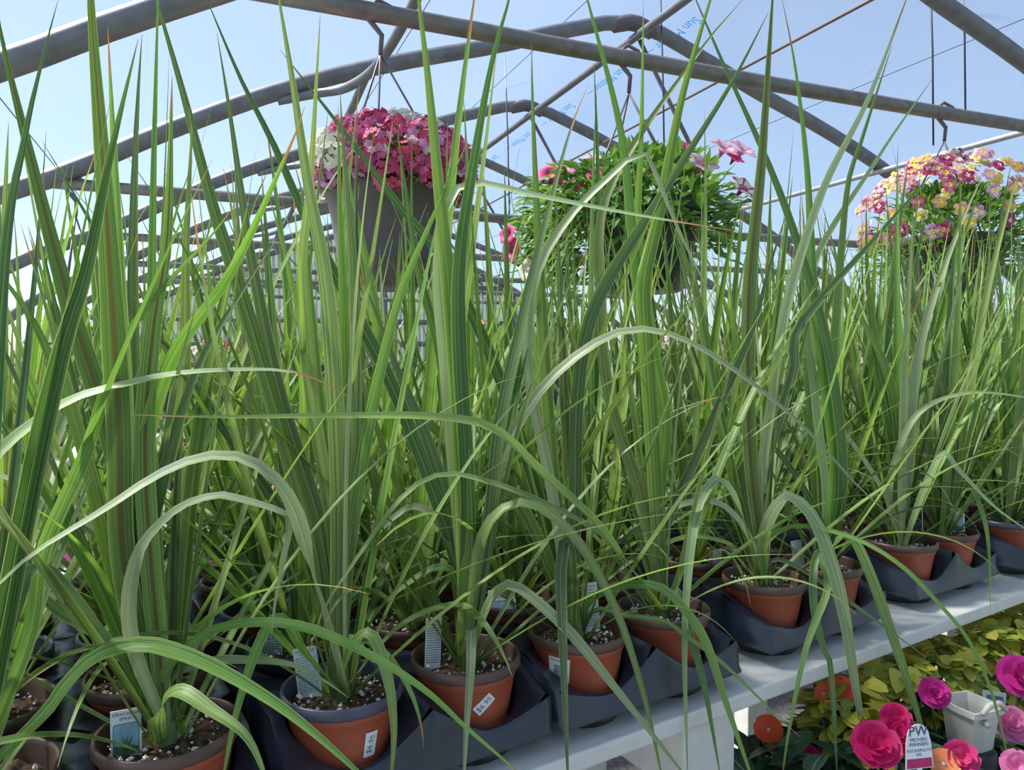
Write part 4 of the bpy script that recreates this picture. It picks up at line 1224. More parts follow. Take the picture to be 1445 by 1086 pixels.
def verbena(seed, mats):
    r_ = random.Random(seed); mb = MB()
    for i in range(26):
        t = i / 25; el = R(90 - 88 * math.sqrt(t)); a = i * 2.4
        n = Vector((math.cos(a) * math.cos(el), math.sin(a) * math.cos(el), math.sin(el)))
        k = r_.uniform(0.85, 1.2)
        c = Vector((n.x * 0.036 * k, n.y * 0.036 * k, n.z * 0.022 * k))
        nn = n + Vector((r_.uniform(-.6, .6), r_.uniform(-.6, .6), r_.uniform(-.2, .6)))
        mi = 0 if t < 0.25 else 1 if t < 0.6 else 2
        if r_.random() < 0.25: mi = r_.randrange(3)
        floret(mb, c, nn, 0.0118 * r_.uniform(0.8, 1.2), 5, mi, 0.12, r_.random())
    return mb.mesh('flower_cluster', mats)
VERB = [verbena(1, [M['verb_red'], M['verb_pink'], M['verb_lilac']]), verbena(2, [M['verb_red'], M['verb_lilac'], M['pale_petal']]), verbena(3, [M['verb_pink'], M['verb_lilac'], M['verb_lilac']]), verbena(4, [M['verb_red'], M['verb_pink'], M['verb_pink']])]
VERBW = [verbena(5, [M['cream_petal'], M['cream_petal'], M['cream_petal']])]
def petunia_mesh(edge, throat):
    mb = MB(); ns = 20
    prof = [(0.002, -0.028, 0), (0.006, -0.012, 0), (0.013, -0.002, 0.0), (0.024, 0.004, 0.10), (0.032, 0.002, 0.16)]
    vs = []
    for r, z, lob in prof:
        for k in range(ns):
            a = 2 * math.pi * k / ns
            rr = r * (1 + lob * math.cos(5 * a))
            vs.append(Vector((rr * math.cos(a), rr * math.sin(a), z + lob * 0.02 * math.sin(10 * a))))
    for i in range(len(prof) - 1):
        mb.add([], [])
    fs = []; mi = []
    o = len(mb.v); mb.v.extend(vs)
    for i in range(len(prof) - 1):
        for k in range(ns):
            k2 = (k + 1) % ns
            mb.f.append((o + i * ns + k, o + i * ns + k2, o + (i + 1) * ns + k2, o + (i + 1) * ns + k)); mb.uv.append(None)
            if isinstance(edge, tuple): mb.mi.append(1 if (i < 2 or (k % 4 == 0)) else 0)
            else: mb.mi.append(1 if i < 2 else 0)
    return mb.mesh('flower', [edge[0] if isinstance(edge, tuple) else edge, throat], True)
PET = {'pink': petunia_mesh(M['hot_pink'], M['wine_petal']), 'pale': petunia_mesh((M['pale_petal'],), M['light_pink']), 'white': petunia_mesh(M['cream_petal'], M['pale_petal']), 'lilac': petunia_mesh((M['cream_petal'],), M['purple_pink'])}
def nemesia_mesh(up, low, eye):
    """little snapdragon-like face: upper petals, broad lower lip with a bright throat"""
    mb = MB(); floret(mb, Vector((0, 0, 0)), Vector((0, 0, 1)), 0.020, 5, 0, 0.15, 0.3)
    floret(mb, Vector((0, -0.004, 0.003)), Vector((0, -0.4, 1)), 0.016, 3, 1, 0.3, R(150))
    floret(mb, Vector((0, -0.002, 0.006)), Vector((0, 0, 1)), 0.007, 4, 2, 0.4)
    return mb.mesh('flower', [up, low, eye])
NEM = [nemesia_mesh(M['dusty_petal'], M['yellow_petal'], M['yellow_petal']), nemesia_mesh(M['wine_petal'], M['dusty_petal'], M['yellow_petal']), nemesia_mesh(M['wine_petal'], M['wine_petal'], M['cream_petal']),
       nemesia_mesh(M['cream_petal'], M['yellow_petal'], M['yellow_petal']), nemesia_mesh(M['dusty_petal'], M['dusty_petal'], M['wine_petal']), nemesia_mesh(M['verb_lilac'], M['cream_petal'], M['yellow_petal'])]

def basket(p, rim_r, height, base_r, potmat, label, hook, wires=3, hangmat='hanger'):
    """pot with rim; p is the centre of the rim, hook the point on the pipe"""
    e = empty('hanging_basket', p)
    tag(e, label, 'hanging basket', 'flower baskets hanging from the pipes')
    f = lambda t: base_r + (rim_r * 0.94 - base_r) * t
    prof = [(0.001, -height), (base_r * 0.9, -height), (base_r, -height + 0.012), (f(0.22), -height * 0.80), (f(0.22) + 0.004, -height * 0.79), (f(0.27) + 0.004, -height * 0.75), (f(0.28), -height * 0.74),
            (f(0.62), -height * 0.38), (f(0.80), -height * 0.22), (f(0.80) + 0.004, -height * 0.21), (f(0.9) + 0.004, -height * 0.12), (f(0.92), -height * 0.115), (rim_r * 0.95, -0.032)]
    MB().lathe(prof, 40).build('pot', M[potmat], e, True)
    MB().lathe([(rim_r * 0.945, -0.034), (rim_r, -0.034), (rim_r * 1.01, -0.028), (rim_r * 1.015, -0.003), (rim_r * 0.99, 0.0), (rim_r * 0.95, -0.004), (rim_r * 0.90, -0.06)], 40).build('rim', M[potmat], e, True)
    MB().lathe([(0.001, -0.03), (rim_r * 0.93, -0.035)], 30).build('soil', M['soil'], e)
    hk = hook - p
    knot = Vector((hk.x, hk.y, hk.z - 0.11))
    hg = MB().tube([knot, knot + Vector((0.004, 0, 0.05)), hk + Vector((-0.028, 0, -0.02)), hk + Vector((-0.030, 0, 0.012)), hk + Vector((-0.004, 0, 0.032)), hk + Vector((0.028, 0, 0.014)), hk + Vector((0.030, 0, -0.01))], [0.006, 0.007, 0.008, 0.007, 0.006, 0.006, 0.004], 8).build('hook', M[hangmat], e, True)
    for k in range(wires):
        a = 2 * math.pi * k / wires + 0.5
        q = Vector((rim_r * 0.98 * math.cos(a), rim_r * 0.98 * math.sin(a), -0.004))
        MB().tube([knot, knot.lerp(q, 0.5) , q], 0.0032, 6).build('hanger_wire', M[hangmat], e, True)
    return e
def orient(o, n, spin):
    o.rotation_euler = (Matrix.Rotation(0, 3, 'Z') @ n.to_track_quat('Z', 'Y').to_matrix() @ Matrix.Rotation(spin, 3, 'Z')).to_euler()

# verbena basket
q1, hp = tie_point(540, -1.0)
pc = at(552, 248, hp.y)
B1 = basket(pc, 0.19, 0.30, 0.128, 'basket_brown', 'brown hanging pot of pink and cream verbena clusters', Vector((hp.x, hp.y, hp.z)))
fo = dome_foliage(520, 0.20, 0.10, 21, 0.045, 0.016, 0.05).build('foliage', M['foliage'], B1); fo['kind'] = 'stuff'
r_ = random.Random(8)
for i in range(58):
    a = i * 2.39996; t = (i + 0.5) / 58
    el = R(88 - 112 * t ** 0.8)
    n = Vector((math.cos(a) * math.cos(el), math.sin(a) * math.cos(el), math.sin(el)))
    p = Vector((n.x * 0.205, n.y * 0.205, n.z * 0.115 + 0.015))
    white = (math.cos(a - 3.5) > 0.72 and r_.random() < 0.8 and t > 0.3) or i in (2, 5, 10, 13)
    o = link('flower_cluster', r_.choice(VERBW if white else VERB), B1, loc=p, scale=r_.uniform(0.9, 1.25))
    orient(o, (n + Vector((0, 0, 0.25))), r_.uniform(0, 6))

# petunia basket
q2, hp = tie_point(885, -1.0)
pc = at(905, 292, hp.y)
B2 = basket(pc, 0.20, 0.26, 0.13, 'basket_green', 'dark green hanging pot overflowing with petunias, pink and pale striped', Vector((hp.x, hp.y, hp.z)), 4)
r_ = random.Random(9)
fo = MB()
d1 = dome_foliage(1700, 0.30, 0.15, 31, 0.055, 0.026, 0.13); fo.add(d1.v, d1.f)
for i in range(900):
    a = r_.uniform(2.2, 4.6); z = r_.uniform(-0.24, 0.08); rr = 0.30 + 0.09 * (1 - abs(z + 0.06) / 0.2)
    leaf_blade(fo, Vector((rr * math.cos(a) * r_.uniform(.75, 1), rr * math.sin(a) * r_.uniform(.75, 1), z)), Vector((math.cos(a), math.sin(a), r_.uniform(-.8, .5))), Vector((0, 0, 1)), 0.05, 0.024)
fo = fo.build('foliage', M['foliage'], B2); fo['kind'] = 'stuff'
for (x, y, kind, s) in [(775, 242, 'pink', 1.2), (792, 248, 'pink', 1.3), (838, 243, 'pink', 0.9), (812, 262, 'pink', 0.9), (722, 353, 'pink', 1.1), (716, 330, 'pink', 0.9), (868, 262, 'pale', 0.9), (795, 335, 'white', 1.1), (745, 380, 'white', 1.0),
                        (905, 238, 'pink', 1.0), (930, 240, 'pale', 1.2), (965, 206, 'pink', 0.9), (992, 230, 'pale', 1.4), (1022, 208, 'pale', 1.4), (1048, 210, 'pale', 1.4), (1037, 222, 'pink', 0.9), (1050, 264, 'lilac', 1.3), (985, 300, 'pale', 1.0),
                        (860, 300, 'pink', 0.9), (920, 330, 'pale', 1.0), (835, 225, 'pale', .9)]:
    w_ = at(x, y, hp.y - 0.16 + 0.10 * r_.random()) - pc
    o = link('flower', PET[kind], B2, loc=w_, scale=s)
    orient(o, Vector((w_.x * 0.8, -0.30 + w_.y * 0.5, 0.25 + w_.z)), r_.uniform(0, 6))

# nemesia basket
q3, hp = tie_point(1325, -1.0)
pc = at(1340, 338, hp.y)
B3 = basket(pc, 0.20, 0.27, 0.13, 'basket_brown', 'brown hanging pot of yellow and wine-red nemesia faces', Vector((hp.x, hp.y, hp.z)))
fo = MB(); d1 = dome_foliage(2000, 0.30, 0.19, 41, 0.05, 0.020, 0.12); fo.add(d1.v, d1.f)
fo = fo.build('foliage', M['foliage'], B3); fo['kind'] = 'stuff'
r_ = random.Random(10)
for i in range(190):
    a = r_.uniform(0, 6.283); el = R(r_.uniform(-15, 90))
    n = Vector((math.cos(a) * math.cos(el), math.sin(a) * math.cos(el), math.sin(el)))
    rr = r_.uniform(0.95, 1.12)
    p = Vector((n.x * 0.30 * rr, n.y * 0.30 * rr, 0.04 + n.z * 0.25 * rr))
    o = link('flower', r_.choice(NEM), B3, loc=p, scale=r_.uniform(1.1, 1.5))
    orient(o, n + Vector((-0.2, -0.7, 0.1)), r_.uniform(-0.6, 0.6))

# smaller baskets hanging further back
def far_basket(x, ytop, m, rad, mats, label, seed):
    q, hp = tie_point(x, m)
    pc = at(x, ytop + 28, hp.y)
    e = basket(pc, rad, 0.2, rad * 0.7, 'basket_brown', label, hp)
    fo = dome_foliage(300, rad * 1.2, rad * 0.8, seed, 0.06, 0.025, 0.06).build('foliage', M['foliage'], e); fo['kind'] = 'stuff'
    rr = random.Random(seed)
    for i in range(34):
        a = rr.uniform(0, 6.28); el = R(rr.uniform(-5, 90)); n = Vector((math.cos(a) * math.cos(el), math.sin(a) * math.cos(el), math.sin(el)))
        o = link('flower', PET[rr.choice(mats)], e, loc=Vector((n.x * rad * 1.25, n.y * rad * 1.25, n.z * rad * 0.9)), scale=1.2)
        orient(o, n + Vector((0, -0.5, 0)), 0)
far_basket(680, 455, 2.44, 0.17, ['pale', 'white', 'pink'], 'small far basket of pink and white flowers before the ribbed end wall', 61)
far_basket(950, 470, 1.22, 0.17, ['pink', 'lilac'], 'far basket with dark pink flowers hanging behind the petunia basket', 62)
far_basket(1322, 440, 0.0, 0.18, ['pale', 'white'], 'pale pink flower basket hanging beyond the nemesia basket', 63)
far_basket(112, 480, 0.0, 0.14, ['white', 'white', 'pale'], 'leafy basket with white flowers by the sunny film wall', 64)
far_basket(300, 480, 3.66, 0.18, ['pink', 'white'], 'small far basket with a few pink flowers near the end wall', 65)

# drip lines hanging straight down from the roof
for (x0, x1, Y0, h0, ytop, lab) in [(712, 728, 4.3, 0, 65, 'thin black drip line hanging by the first bare roof bay'), (931, 945, 3.3, 0, -40, 'thin black drip line hanging beside the petunia basket'),
                                (1312, 1326, tie_point(1320, -1.0)[1].y + 0.075, 0, -60, 'thin black drip line reaching the nemesia basket hook'), (1357, 1374, tie_point(1370, -1.0)[1].y + 0.028, 0, -60, 'thin black drip line ending on the basket pipe')]:
    a = at(x0, ytop, Y0); b_ = at(x1, {712: 330, 931: 280, 1312: 205, 1357: 168}[x0], Y0)
    b_.x = a.x + 0.03; 
    tag(MB().tube([a, (a + b_) / 2 + Vector((0.004, 0, 0)), b_], 0.004, 6).build('drip_line', M['wire'], None, True), lab, 'drip line')

# ------------------------------------------------------------------ the lower bench with impatiens and golden foliage
LOW_Z = 0.58
low = empty('lower_bench', bp_(1.5, 0.55, 0))
tag(low, 'low slatted plant bench in front of the white bench, under the impatiens', 'bench')
M['grey_wood'] = plain('weathered_grey_wood', (0.20, 0.19, 0.17), 0.7, var=0.3, scale=30, bump=0.3)
for a in range(5):
    mb = bbox(MB(), 0.35, 3.4, 0.085 + a * 0.142, 0.085 + a * 0.142 + 0.135, LOW_Z - 0.02, LOW_Z)
    mb.v = [p - low.location for p in mb.v]; mb.build('slat', M['grey_wood'], low)
for s0 in (0.4, 3.3):
    for n0 in (0.09, 0.72):
        mb = bbox(MB(), s0, s0 + 0.06, n0, n0 + 0.06, 0.0, LOW_Z - 0.0205)
        mb.v = [p - low.location for p in mb.v]; mb.build('leg', M['grey_wood'], low)

def leaf_shape(L_, w_, rows=5, fold=0.25, droop=0.25, tipk=1.0):
    """pointed oval leaf lying along +X, folded at the midrib"""
    mb = MB(); vs = []; fs = []; uvs = []
    for i in range(rows + 1):
        t = i / rows
        hw = w_ / 2 * (math.sin(math.pi * min(1, t ** 0.8)) ** (0.8 * tipk)) + 0.0002
        z = -droop * L_ * t * t
        for x in (-1, 0, 1): vs.append(Vector((L_ * t, x * hw, z + abs(x) * hw * fold)))
    for i in range(rows):
        for k in range(2):
            fs.append((i * 3 + k, (i + 1) * 3 + k, (i + 1) * 3 + k + 1, i * 3 + k + 1))
            uvs.append([(k / 2, i / rows), (k / 2, (i + 1) / rows), ((k + 1) / 2, (i + 1) / rows), ((k + 1) / 2, i / rows)])
    return mb.add(vs, fs, uvs)
def veined(name, col, vein, amt, rough=0.32, trans=0.12):
    m, nt, N, L, b = new_mat(name)
    uv = N.new('ShaderNodeUVMap'); uv.uv_map = 'UVMap'
    sp = N.new('ShaderNodeSeparateXYZ'); L.new(uv.outputs[0], sp.inputs[0])
    du = mathn(N, L, 'ABSOLUTE', mathn(N, L, 'SUBTRACT', sp.outputs[0], 0.5))
    mr = N.new('ShaderNodeMapRange'); mr.inputs[1].default_value = 0.02; mr.inputs[2].default_value = 0.07; mr.inputs[3].default_value = 1; mr.inputs[4].default_value = 0
    L.new(du, mr.inputs[0])
    # side veins run forward from the midrib
    ph = mathn(N, L, 'SINE', mathn(N, L, 'MULTIPLY', mathn(N, L, 'SUBTRACT', sp.outputs[1], mathn(N, L, 'MULTIPLY', du, 0.7)), 48.0))
    sv = mathn(N, L, 'MULTIPLY', mathn(N, L, 'SUBTRACT', ph, 0.75), 3.0, True)
    fac = mathn(N, L, 'MULTIPLY', mathn(N, L, 'MAXIMUM', mr.outputs[0], mathn(N, L, 'MULTIPLY', sv, 0.6)), amt)
    oi = N.new('ShaderNodeObjectInfo')
    hs = N.new('ShaderNodeHueSaturation'); hs.inputs['Color'].default_value = (*col, 1)
    L.new(mathn(N, L, 'ADD', mathn(N, L, 'MULTIPLY', oi.outputs['Random'], 0.7), 0.65), hs.inputs['Value'])
    c = mixc(N, L, fac, hs.outputs[0], vein)
    L.new(c, b.inputs['Base Color']); b.inputs['Roughness'].default_value = rough
    t = N.new('ShaderNodeBsdfTranslucent'); L.new(c, t.inputs[0]); mx = N.new('ShaderNodeMixShader'); mx.inputs[0].default_value = trans
    L.new(b.outputs[0], mx.inputs[1]); L.new(t.outputs[0], mx.inputs[2]); L.new(mx.outputs[0], N['Material Output'].inputs[0])
    return m
M['imp_v'] = veined('impatiens_leaf', (0.028, 0.07, 0.03), (0.10, 0.17, 0.08), 0.6)
M['imp_var'] = veined('impatiens_variegated_leaf', (0.05, 0.11, 0.06), (0.33, 0.40, 0.25), 0.95)
M['gold_v'] = veined('golden_round_leaf', (0.50, 0.47, 0.05), (0.62, 0.58, 0.16), 0.5, 0.4, 0.3)
M['goldg_v'] = veined('golden_green_round_leaf', (0.28, 0.38, 0.06), (0.45, 0.52, 0.15), 0.5, 0.4, 0.3)
IMP = [leaf_shape(0.078, 0.036).mesh('leaf', M['imp_v'], True), leaf_shape(0.066, 0.030).mesh('leaf', M['imp_v'], True)]
IMPV = [leaf_shape(0.075, 0.034).mesh('leaf', M['imp_var'], True), IMP[0]]
GOLD = [leaf_shape(0.029, 0.021, 6, 0.15, 0.30, 0.5).mesh('leaf', M['gold_v'], True), leaf_shape(0.025, 0.019, 6, 0.2, 0.2, 0.5).mesh('leaf', M['goldg_v'], True), leaf_shape(0.033, 0.022, 6, 0.1, 0.45, 0.55).mesh('leaf', M['gold_v'], True)]
def petal_mesh(r, w, mat, cup):
    mb = MB(); vs = []; fs = []
    for i in range(5):
        t = i / 4
        hw = w / 2 * (0.25 + 0.75 * math.sin(math.pi * (0.15 + 0.62 * t)) ** 1.0)
        for x in (-1, -0.33, 0.33, 1):
            ruff = 0.05 * r * math.sin(7 * x + 5 * t) * t
            vs.append(Vector((r * t * (1 - 0.08 * x * x), x * hw, cup * r * t * t + 0.1 * r * x * x * t + ruff)))
    for i in range(4):
        for k in range(3): fs.append((i * 4 + k, (i + 1) * 4 + k, (i + 1) * 4 + k + 1, i * 4 + k + 1))
    return mb.add(vs, fs).mesh('petal', mat, True)
PETALS = {}
def petal(mat, r, w, cup):
    k = (mat, round(r, 4), round(w, 4), cup)
    if k not in PETALS: PETALS[k] = petal_mesh(r, w, M[mat], cup)
    return PETALS[k]
EYE = MB().lathe([(0.0005, 0.003), (0.002, 0.0025), (0.003, 0.0), (0.002, -0.004), (0.0005, -0.006)], 8).mesh('flower', M['cream_petal'], True)
def rose_flower(parent, loc, n, mat, r, double=True, seed=0):
    """flower head (its eye) with each petal a piece of it"""
    f = link('flower', EYE, parent, loc=loc)
    orient(f, n, seed * 1.3)
    r_ = random.Random(seed)
    rings = [(5, 1.0, 0.10, 0), (5, 0.78, 0.35, 0.003), (4, 0.55, 0.8, 0.005), (3, 0.36, 1.3, 0.007)] if double else [(5, 1.0, 0.06, 0)]
    for cnt, k, cup, z in rings:
        a0 = r_.uniform(0, 6)
        for i in range(cnt):
            link('petal', petal(mat, r * k, r * k * 1.25, cup), f, loc=(0, 0, z), rot=(r_.uniform(-.1, .1), r_.uniform(-.2, .1), a0 + 2 * math.pi * i / cnt + r_.uniform(-.15, .15)))
    return f
BPOT = MB().lathe([(0.001, 0.0), (0.045, 0.0), (0.062, 0.088), (0.066, 0.088), (0.066, 0.098), (0.060, 0.098), (0.057, 0.08), (0.001, 0.08)], 24)
LOW_SOLIDS = []          # (s, n, radius, z0, z1) of what stands among the plants
LOW_SOLIDS.append((1.153, 0.545, 0.060, 0.58, 0.86))
BPOT_ME = {k: BPOT.mesh('pot', M[k], True) for k in ('black_plastic', 'white_plastic', 'blue_plastic')}
PS = 0.72
LOW_POTS = []
def low_clear(pts, own):
    for p in pts:
        a = p.dot(U); n = p.dot(W)
        if p.z > 0.879 and n > 0.638: return False
        if p.z < LOW_Z + 0.004: return False
        for (s0, n0, r, z0, z1) in LOW_SOLIDS:
            if z0 < p.z < z1 and math.hypot(a - s0, n - n0) < r: return False
        for (s0, n0) in LOW_POTS:
            if (s0, n0) != own and p.z < LOW_Z + 0.075 and math.hypot(a - s0, n - n0) < 0.052: return False
    return True
LOW_PLAN = {'gold': [(1.02 + 0.125 * i, 0.745) for i in range(6)], 'I1': (0.905, 0.70), 'I2': (1.12, 0.645), 'I3': (0.965, 0.545), 'I4': (1.06, 0.515), 'I5': (1.225, 0.628), 'I6': (1.31, 0.555), 'I7': (1.165, 0.445), 'I8': (1.018, 0.628), 'I9': (0.80, 0.715)}
LOW_POTS += LOW_PLAN['gold'] + [v for k, v in LOW_PLAN.items() if k != 'gold']
def bedding(sn_, label, leaves, nl, top, spread, seed, fall=0.5, potmat='black_plastic', name='potted_impatiens', cat='flowering plant', group='plants on the lower bench', lean=(0, 0)):
    """lean: (along, across) shift of the foliage from its pot"""
    e = empty(name, bp_(sn_[0], sn_[1], LOW_Z))
    tag(e, label, cat, group)
    link('pot', BPOT_ME[potmat], e, scale=PS)
    r_ = random.Random(seed)
    off = U * lean[0] + W * lean[1]
    st = MB()
    for i in range(9):
        a = i * 2.4; q = off + Vector((spread * 0.6 * math.cos(a), spread * 0.6 * math.sin(a), top * 0.86))
        for _ in range(8):
            if low_clear([e.location + q, e.location + off * 0.5 + Vector((q.x - off.x, q.y - off.y, 0)) * 0.4 + Vector((0, 0, top * 0.6))], sn_): break
            q = off + (q - off) * 0.8; q.z = top * 0.86
        st.tube([Vector((0.008 * math.cos(a), 0.008 * math.sin(a), 0.052)), Vector((off.x * 0.5 + (q.x - off.x) * 0.4, off.y * 0.5 + (q.y - off.y) * 0.4, top * 0.6)), q], [0.003, 0.0025, 0.0018], 5)
    st.build('stems', M['stem'], e)['kind'] = 'stuff'
    for i in range(nl):
        t = (i + 0.5) / nl
        for tryno in range(14):
            a = i * 2.39996 + r_.uniform(-.3, .3) + tryno * 0.7
            rr = spread * math.sqrt(t) * r_.uniform(0.55, 1.0)
            z = max(0.10, top * (1.0 - fall * t ** 1.5) + r_.uniform(-0.03, 0.012))
            loc = off + Vector((rr * 0.72 * math.cos(a), rr * 0.72 * math.sin(a), z))
            rot = Euler((r_.uniform(-.5, .5), R(r_.uniform(-35, 30)), a + r_.uniform(-.6, .6)))
            sc_ = r_.uniform(0.8, 1.2)
            me = r_.choice(leaves); mt = rot.to_matrix() * sc_
            if low_clear([e.location + loc + mt @ v.co for v in me.vertices], sn_): break
        link('leaf', me, e, loc=loc, rot=rot, scale=sc_)
    return e
def sn(x, y, z):
    p = atz(x, y, z); return p.dot(U), p.dot(W)
def flower_at(e, x, y, z, mat, r, double=True, seed=0, n=None):
    p = atz(x, y, z)
    n = n or Vector((-0.25, -0.75, 0.65))
    q = p - e.location
    rose_flower(e, q, n, mat, r, double, seed)
    # the stalk that carries it
    MB().tube(catmull([Vector((0, 0, 0.055)), Vector((q.x * 0.45, q.y * 0.45, q.z * 0.62)), q - n.normalized() * 0.02, q - n.normalized() * 0.003], 10), 0.0018, 5).build('stalk', M['stem'], e, True)
for i, (x, lab) in enumerate([(1222, 'golden round-leaved plant next to the orange impatiens under the bench edge'), (1272, 'golden round-leaved plant between two golden ones under the bench edge'), (1322, 'golden round-leaved plant behind the white plastic planter'),
                              (1372, 'golden trailing plant beside the grey plant tag under the bench'), (1424, 'golden-green round-leaved plant under the far white bench edge'), (1480, 'golden plant at the far end of the golden row')]):
    bedding(LOW_PLAN['gold'][i], lab, GOLD, 180, 0.278, 0.115, 70 + i, 0.28, name='golden_foliage_plant', cat='foliage plant', lean=(0, -0.10))
I1 = bedding(LOW_PLAN['I1'], 'variegated impatiens with an orange bloom next to the joist end', IMPV, 90, 0.21, 0.16, 80, lean=(0.03, -0.06))
flower_at(I1, 1084, 1029, 0.80, 'orange', 0.021, False, 1); flower_at(I1, 1138, 1064, 0.77, 'magenta', 0.016, True, 2)
I2 = bedding(LOW_PLAN['I2'], 'dark-leaved impatiens with an orange bloom below the golden foliage', IMP + IMPV, 80, 0.22, 0.135, 81, lean=(-0.05, 0.0))
flower_at(I2, 1187, 975, 0.85, 'orange', 0.022, False, 3); flower_at(I2, 1163, 978, 0.845, 'orange', 0.014, False, 31)
I3 = bedding(LOW_PLAN['I3'], 'dark-leaved impatiens with big magenta double blooms', IMP, 60, 0.20, 0.13, 82)
flower_at(I3, 1236, 1052, 0.835, 'magenta', 0.031, True, 4); flower_at(I3, 1267, 1037, 0.835, 'magenta', 0.025, True, 5); flower_at(I3, 1264, 1014, 0.85, 'magenta', 0.021, True, 6)
I4 = bedding(LOW_PLAN['I4'], 'impatiens with a rose-pink double bloom and a peach bloom', IMP, 60, 0.19, 0.13, 83)
flower_at(I4, 1355, 1070, 0.80, 'hot_pink', 0.024, True, 7); flower_at(I4, 1332, 1078, 0.795, 'coral', 0.020, False, 8)
I5 = bedding(LOW_PLAN['I5'], 'dark-leaved impatiens with one purple bloom next to the white planter', IMP, 56, 0.19, 0.12, 84)
flower_at(I5, 1318, 978, 0.865, 'purple_pink', 0.022, True, 9)
I6 = bedding(LOW_PLAN['I6'], 'impatiens with purple-pink and light pink double blooms', IMP, 60, 0.20, 0.13, 85)
flower_at(I6, 1440, 955, 0.86, 'purple_pink', 0.033, True, 10); flower_at(I6, 1428, 1022, 0.80, 'light_pink', 0.026, True, 11)
I7 = bedding(LOW_PLAN['I7'], 'light pink impatiens in the slate blue pot', IMP, 40, 0.17, 0.12, 86, potmat='blue_plastic')
flower_at(I7, 1436, 1082, 0.80, 'light_pink', 0.022, True, 12)
I8 = bedding(LOW_PLAN['I8'], 'impatiens with dark rose blooms below the hanging blades', IMP + IMPV, 80, 0.21, 0.14, 87, lean=(-0.02, -0.02))
flower_at(I8, 1165, 1075, 0.76, 'magenta', 0.020, True, 13); flower_at(I8, 1145, 1070, 0.765, 'hot_pink', 0.015, True, 14)
I9 = bedding(LOW_PLAN['I9'], 'variegated impatiens without bloom under the joist end', IMPV, 60, 0.20, 0.14, 88, lean=(0.03, -0.06))

# white moulded planter among the impatiens
p = at(1368, 1052, 1.08)
wp = empty('white_planter', p, R(20)); wp.scale = (0.66, 0.66, 0.66); tag(wp, 'white moulded plastic planter tipped among the impatiens', 'planter')
mb = MB(); prof = [(0.030, 0.0), (0.034, 0.002), (0.043, 0.085), (0.050, 0.087), (0.050, 0.100), (0.045, 0.100), (0.040, 0.08), (0.032, 0.01)]
n8 = 24; vs = []
for r, z in prof:
    for k in range(n8):
        a = 2 * math.pi * k / n8; q = 1 / max(abs(math.cos(a)), abs(math.sin(a))); q = 1 + (q - 1) * 0.7
        vs.append(Vector((r * q * math.cos(a), r * q * math.sin(a), z)))
mb.add(vs, [(i * n8 + k, i * n8 + (k + 1) % n8, (i + 1) * n8 + (k + 1) % n8, (i + 1) * n8 + k) for i in range(len(prof) - 1) for k in range(n8)] + [tuple(range(n8 - 1, -1, -1))])
mb.build('body', M['white_plastic'], wp)
MB().tube([Vector((-0.014, -0.046, 0.076)), Vector((-0.014, -0.056, 0.076))], 0.008, 14).build('boss', M['white_plastic'], wp, True)
MB().tube([Vector((-0.03, -0.052, 0.100)), Vector((-0.01, -0.052, 0.118)), Vector((0.02, -0.052, 0.118)), Vector((0.04, -0.052, 0.100))], 0.006, 8).build('handle', M['white_plastic'], wp, True)
st = empty('upturned_pot', (p.x, p.y, LOW_Z)); tag(st, 'black pot standing under the white moulded planter', 'pot')
UH = p.z - LOW_Z + 0.001
MB().lathe([(0.041, 0.0), (0.044, 0.004), (0.036, UH - 0.005), (0.032, UH), (0.001, UH)], 24).build('body', M['black_plastic'], st, True)

# arched tag with printed heading in the magenta impatiens
p = atz(1298, 1084, 0.82)
tg = empty('plant_tag', p, R(10)); tg.rotation_euler = (R(-6), 0, R(10)); tag(tg, 'arched white tag with blue lettering in the magenta impatiens', 'plant tag', 'tags on the lower bench')
w, h = 0.040, 0.058
MB().box((0, 0.0006, -0.088), (0.007, 0.001, 0.178)).build('stake', M['tag_white'], tg)
vs = [Vector((-w / 2, 0, 0)), Vector((w / 2, 0, 0)), Vector((w * 0.45, 0, h * 0.55))]
for a in range(0, 181, 20): vs.append(Vector((w * 0.40 * math.cos(R(a)), 0, h * 0.68 + w * 0.40 * math.sin(R(a)))))
vs.append(Vector((-w * 0.45, 0, h * 0.55)))
bk = [v + Vector((0, 0.0008, 0)) for v in vs]; m_ = len(vs)
MB().add(vs + bk, [tuple(range(m_)), tuple(range(2 * m_ - 1, m_ - 1, -1))] + [(i, m_ + i, m_ + (i + 1) % m_, (i + 1) % m_) for i in range(m_)]).build('card', M['tag_white'], tg)
MB().add([Vector((-w * 0.46, -0.0004, 0.001)), Vector((w * 0.46, -0.0004, 0.001)), Vector((w * 0.44, -0.0004, h * 0.22)), Vector((-w * 0.44, -0.0004, h * 0.22))], [(0, 1, 2, 3)]).build('picture', M['hot_pink'], tg)
for body, zz, sz in (('PW', 0.80, 0.018), ('PROVEN', 0.62, 0.0065), ('WINNERS', 0.52, 0.0065), ('ROCKAPULCO', 0.39, 0.0052), ('RED', 0.30, 0.0045)):
    me = text_mesh(body, sz, M['ink'])
    for v in me.vertices: v.co = Vector((v.co.x, -0.0006, zz * h + v.co.y))
    link('lettering', me, tg)
p = atz(1400, 1034, 0.765)
tg = empty('plant_tag', p); tg.rotation_euler = (R(-4), R(3), R(-15)); tag(tg, 'grey-white tag standing before the golden foliage', 'plant tag', 'tags on the lower bench')
MB().box((0, 0.0006, -0.06), (0.007, 0.001, 0.122)).build('stake', M['tag_blue'], tg)
link('card', card(0.032, 0.064).mesh('card', M['tag_blue']), tg)
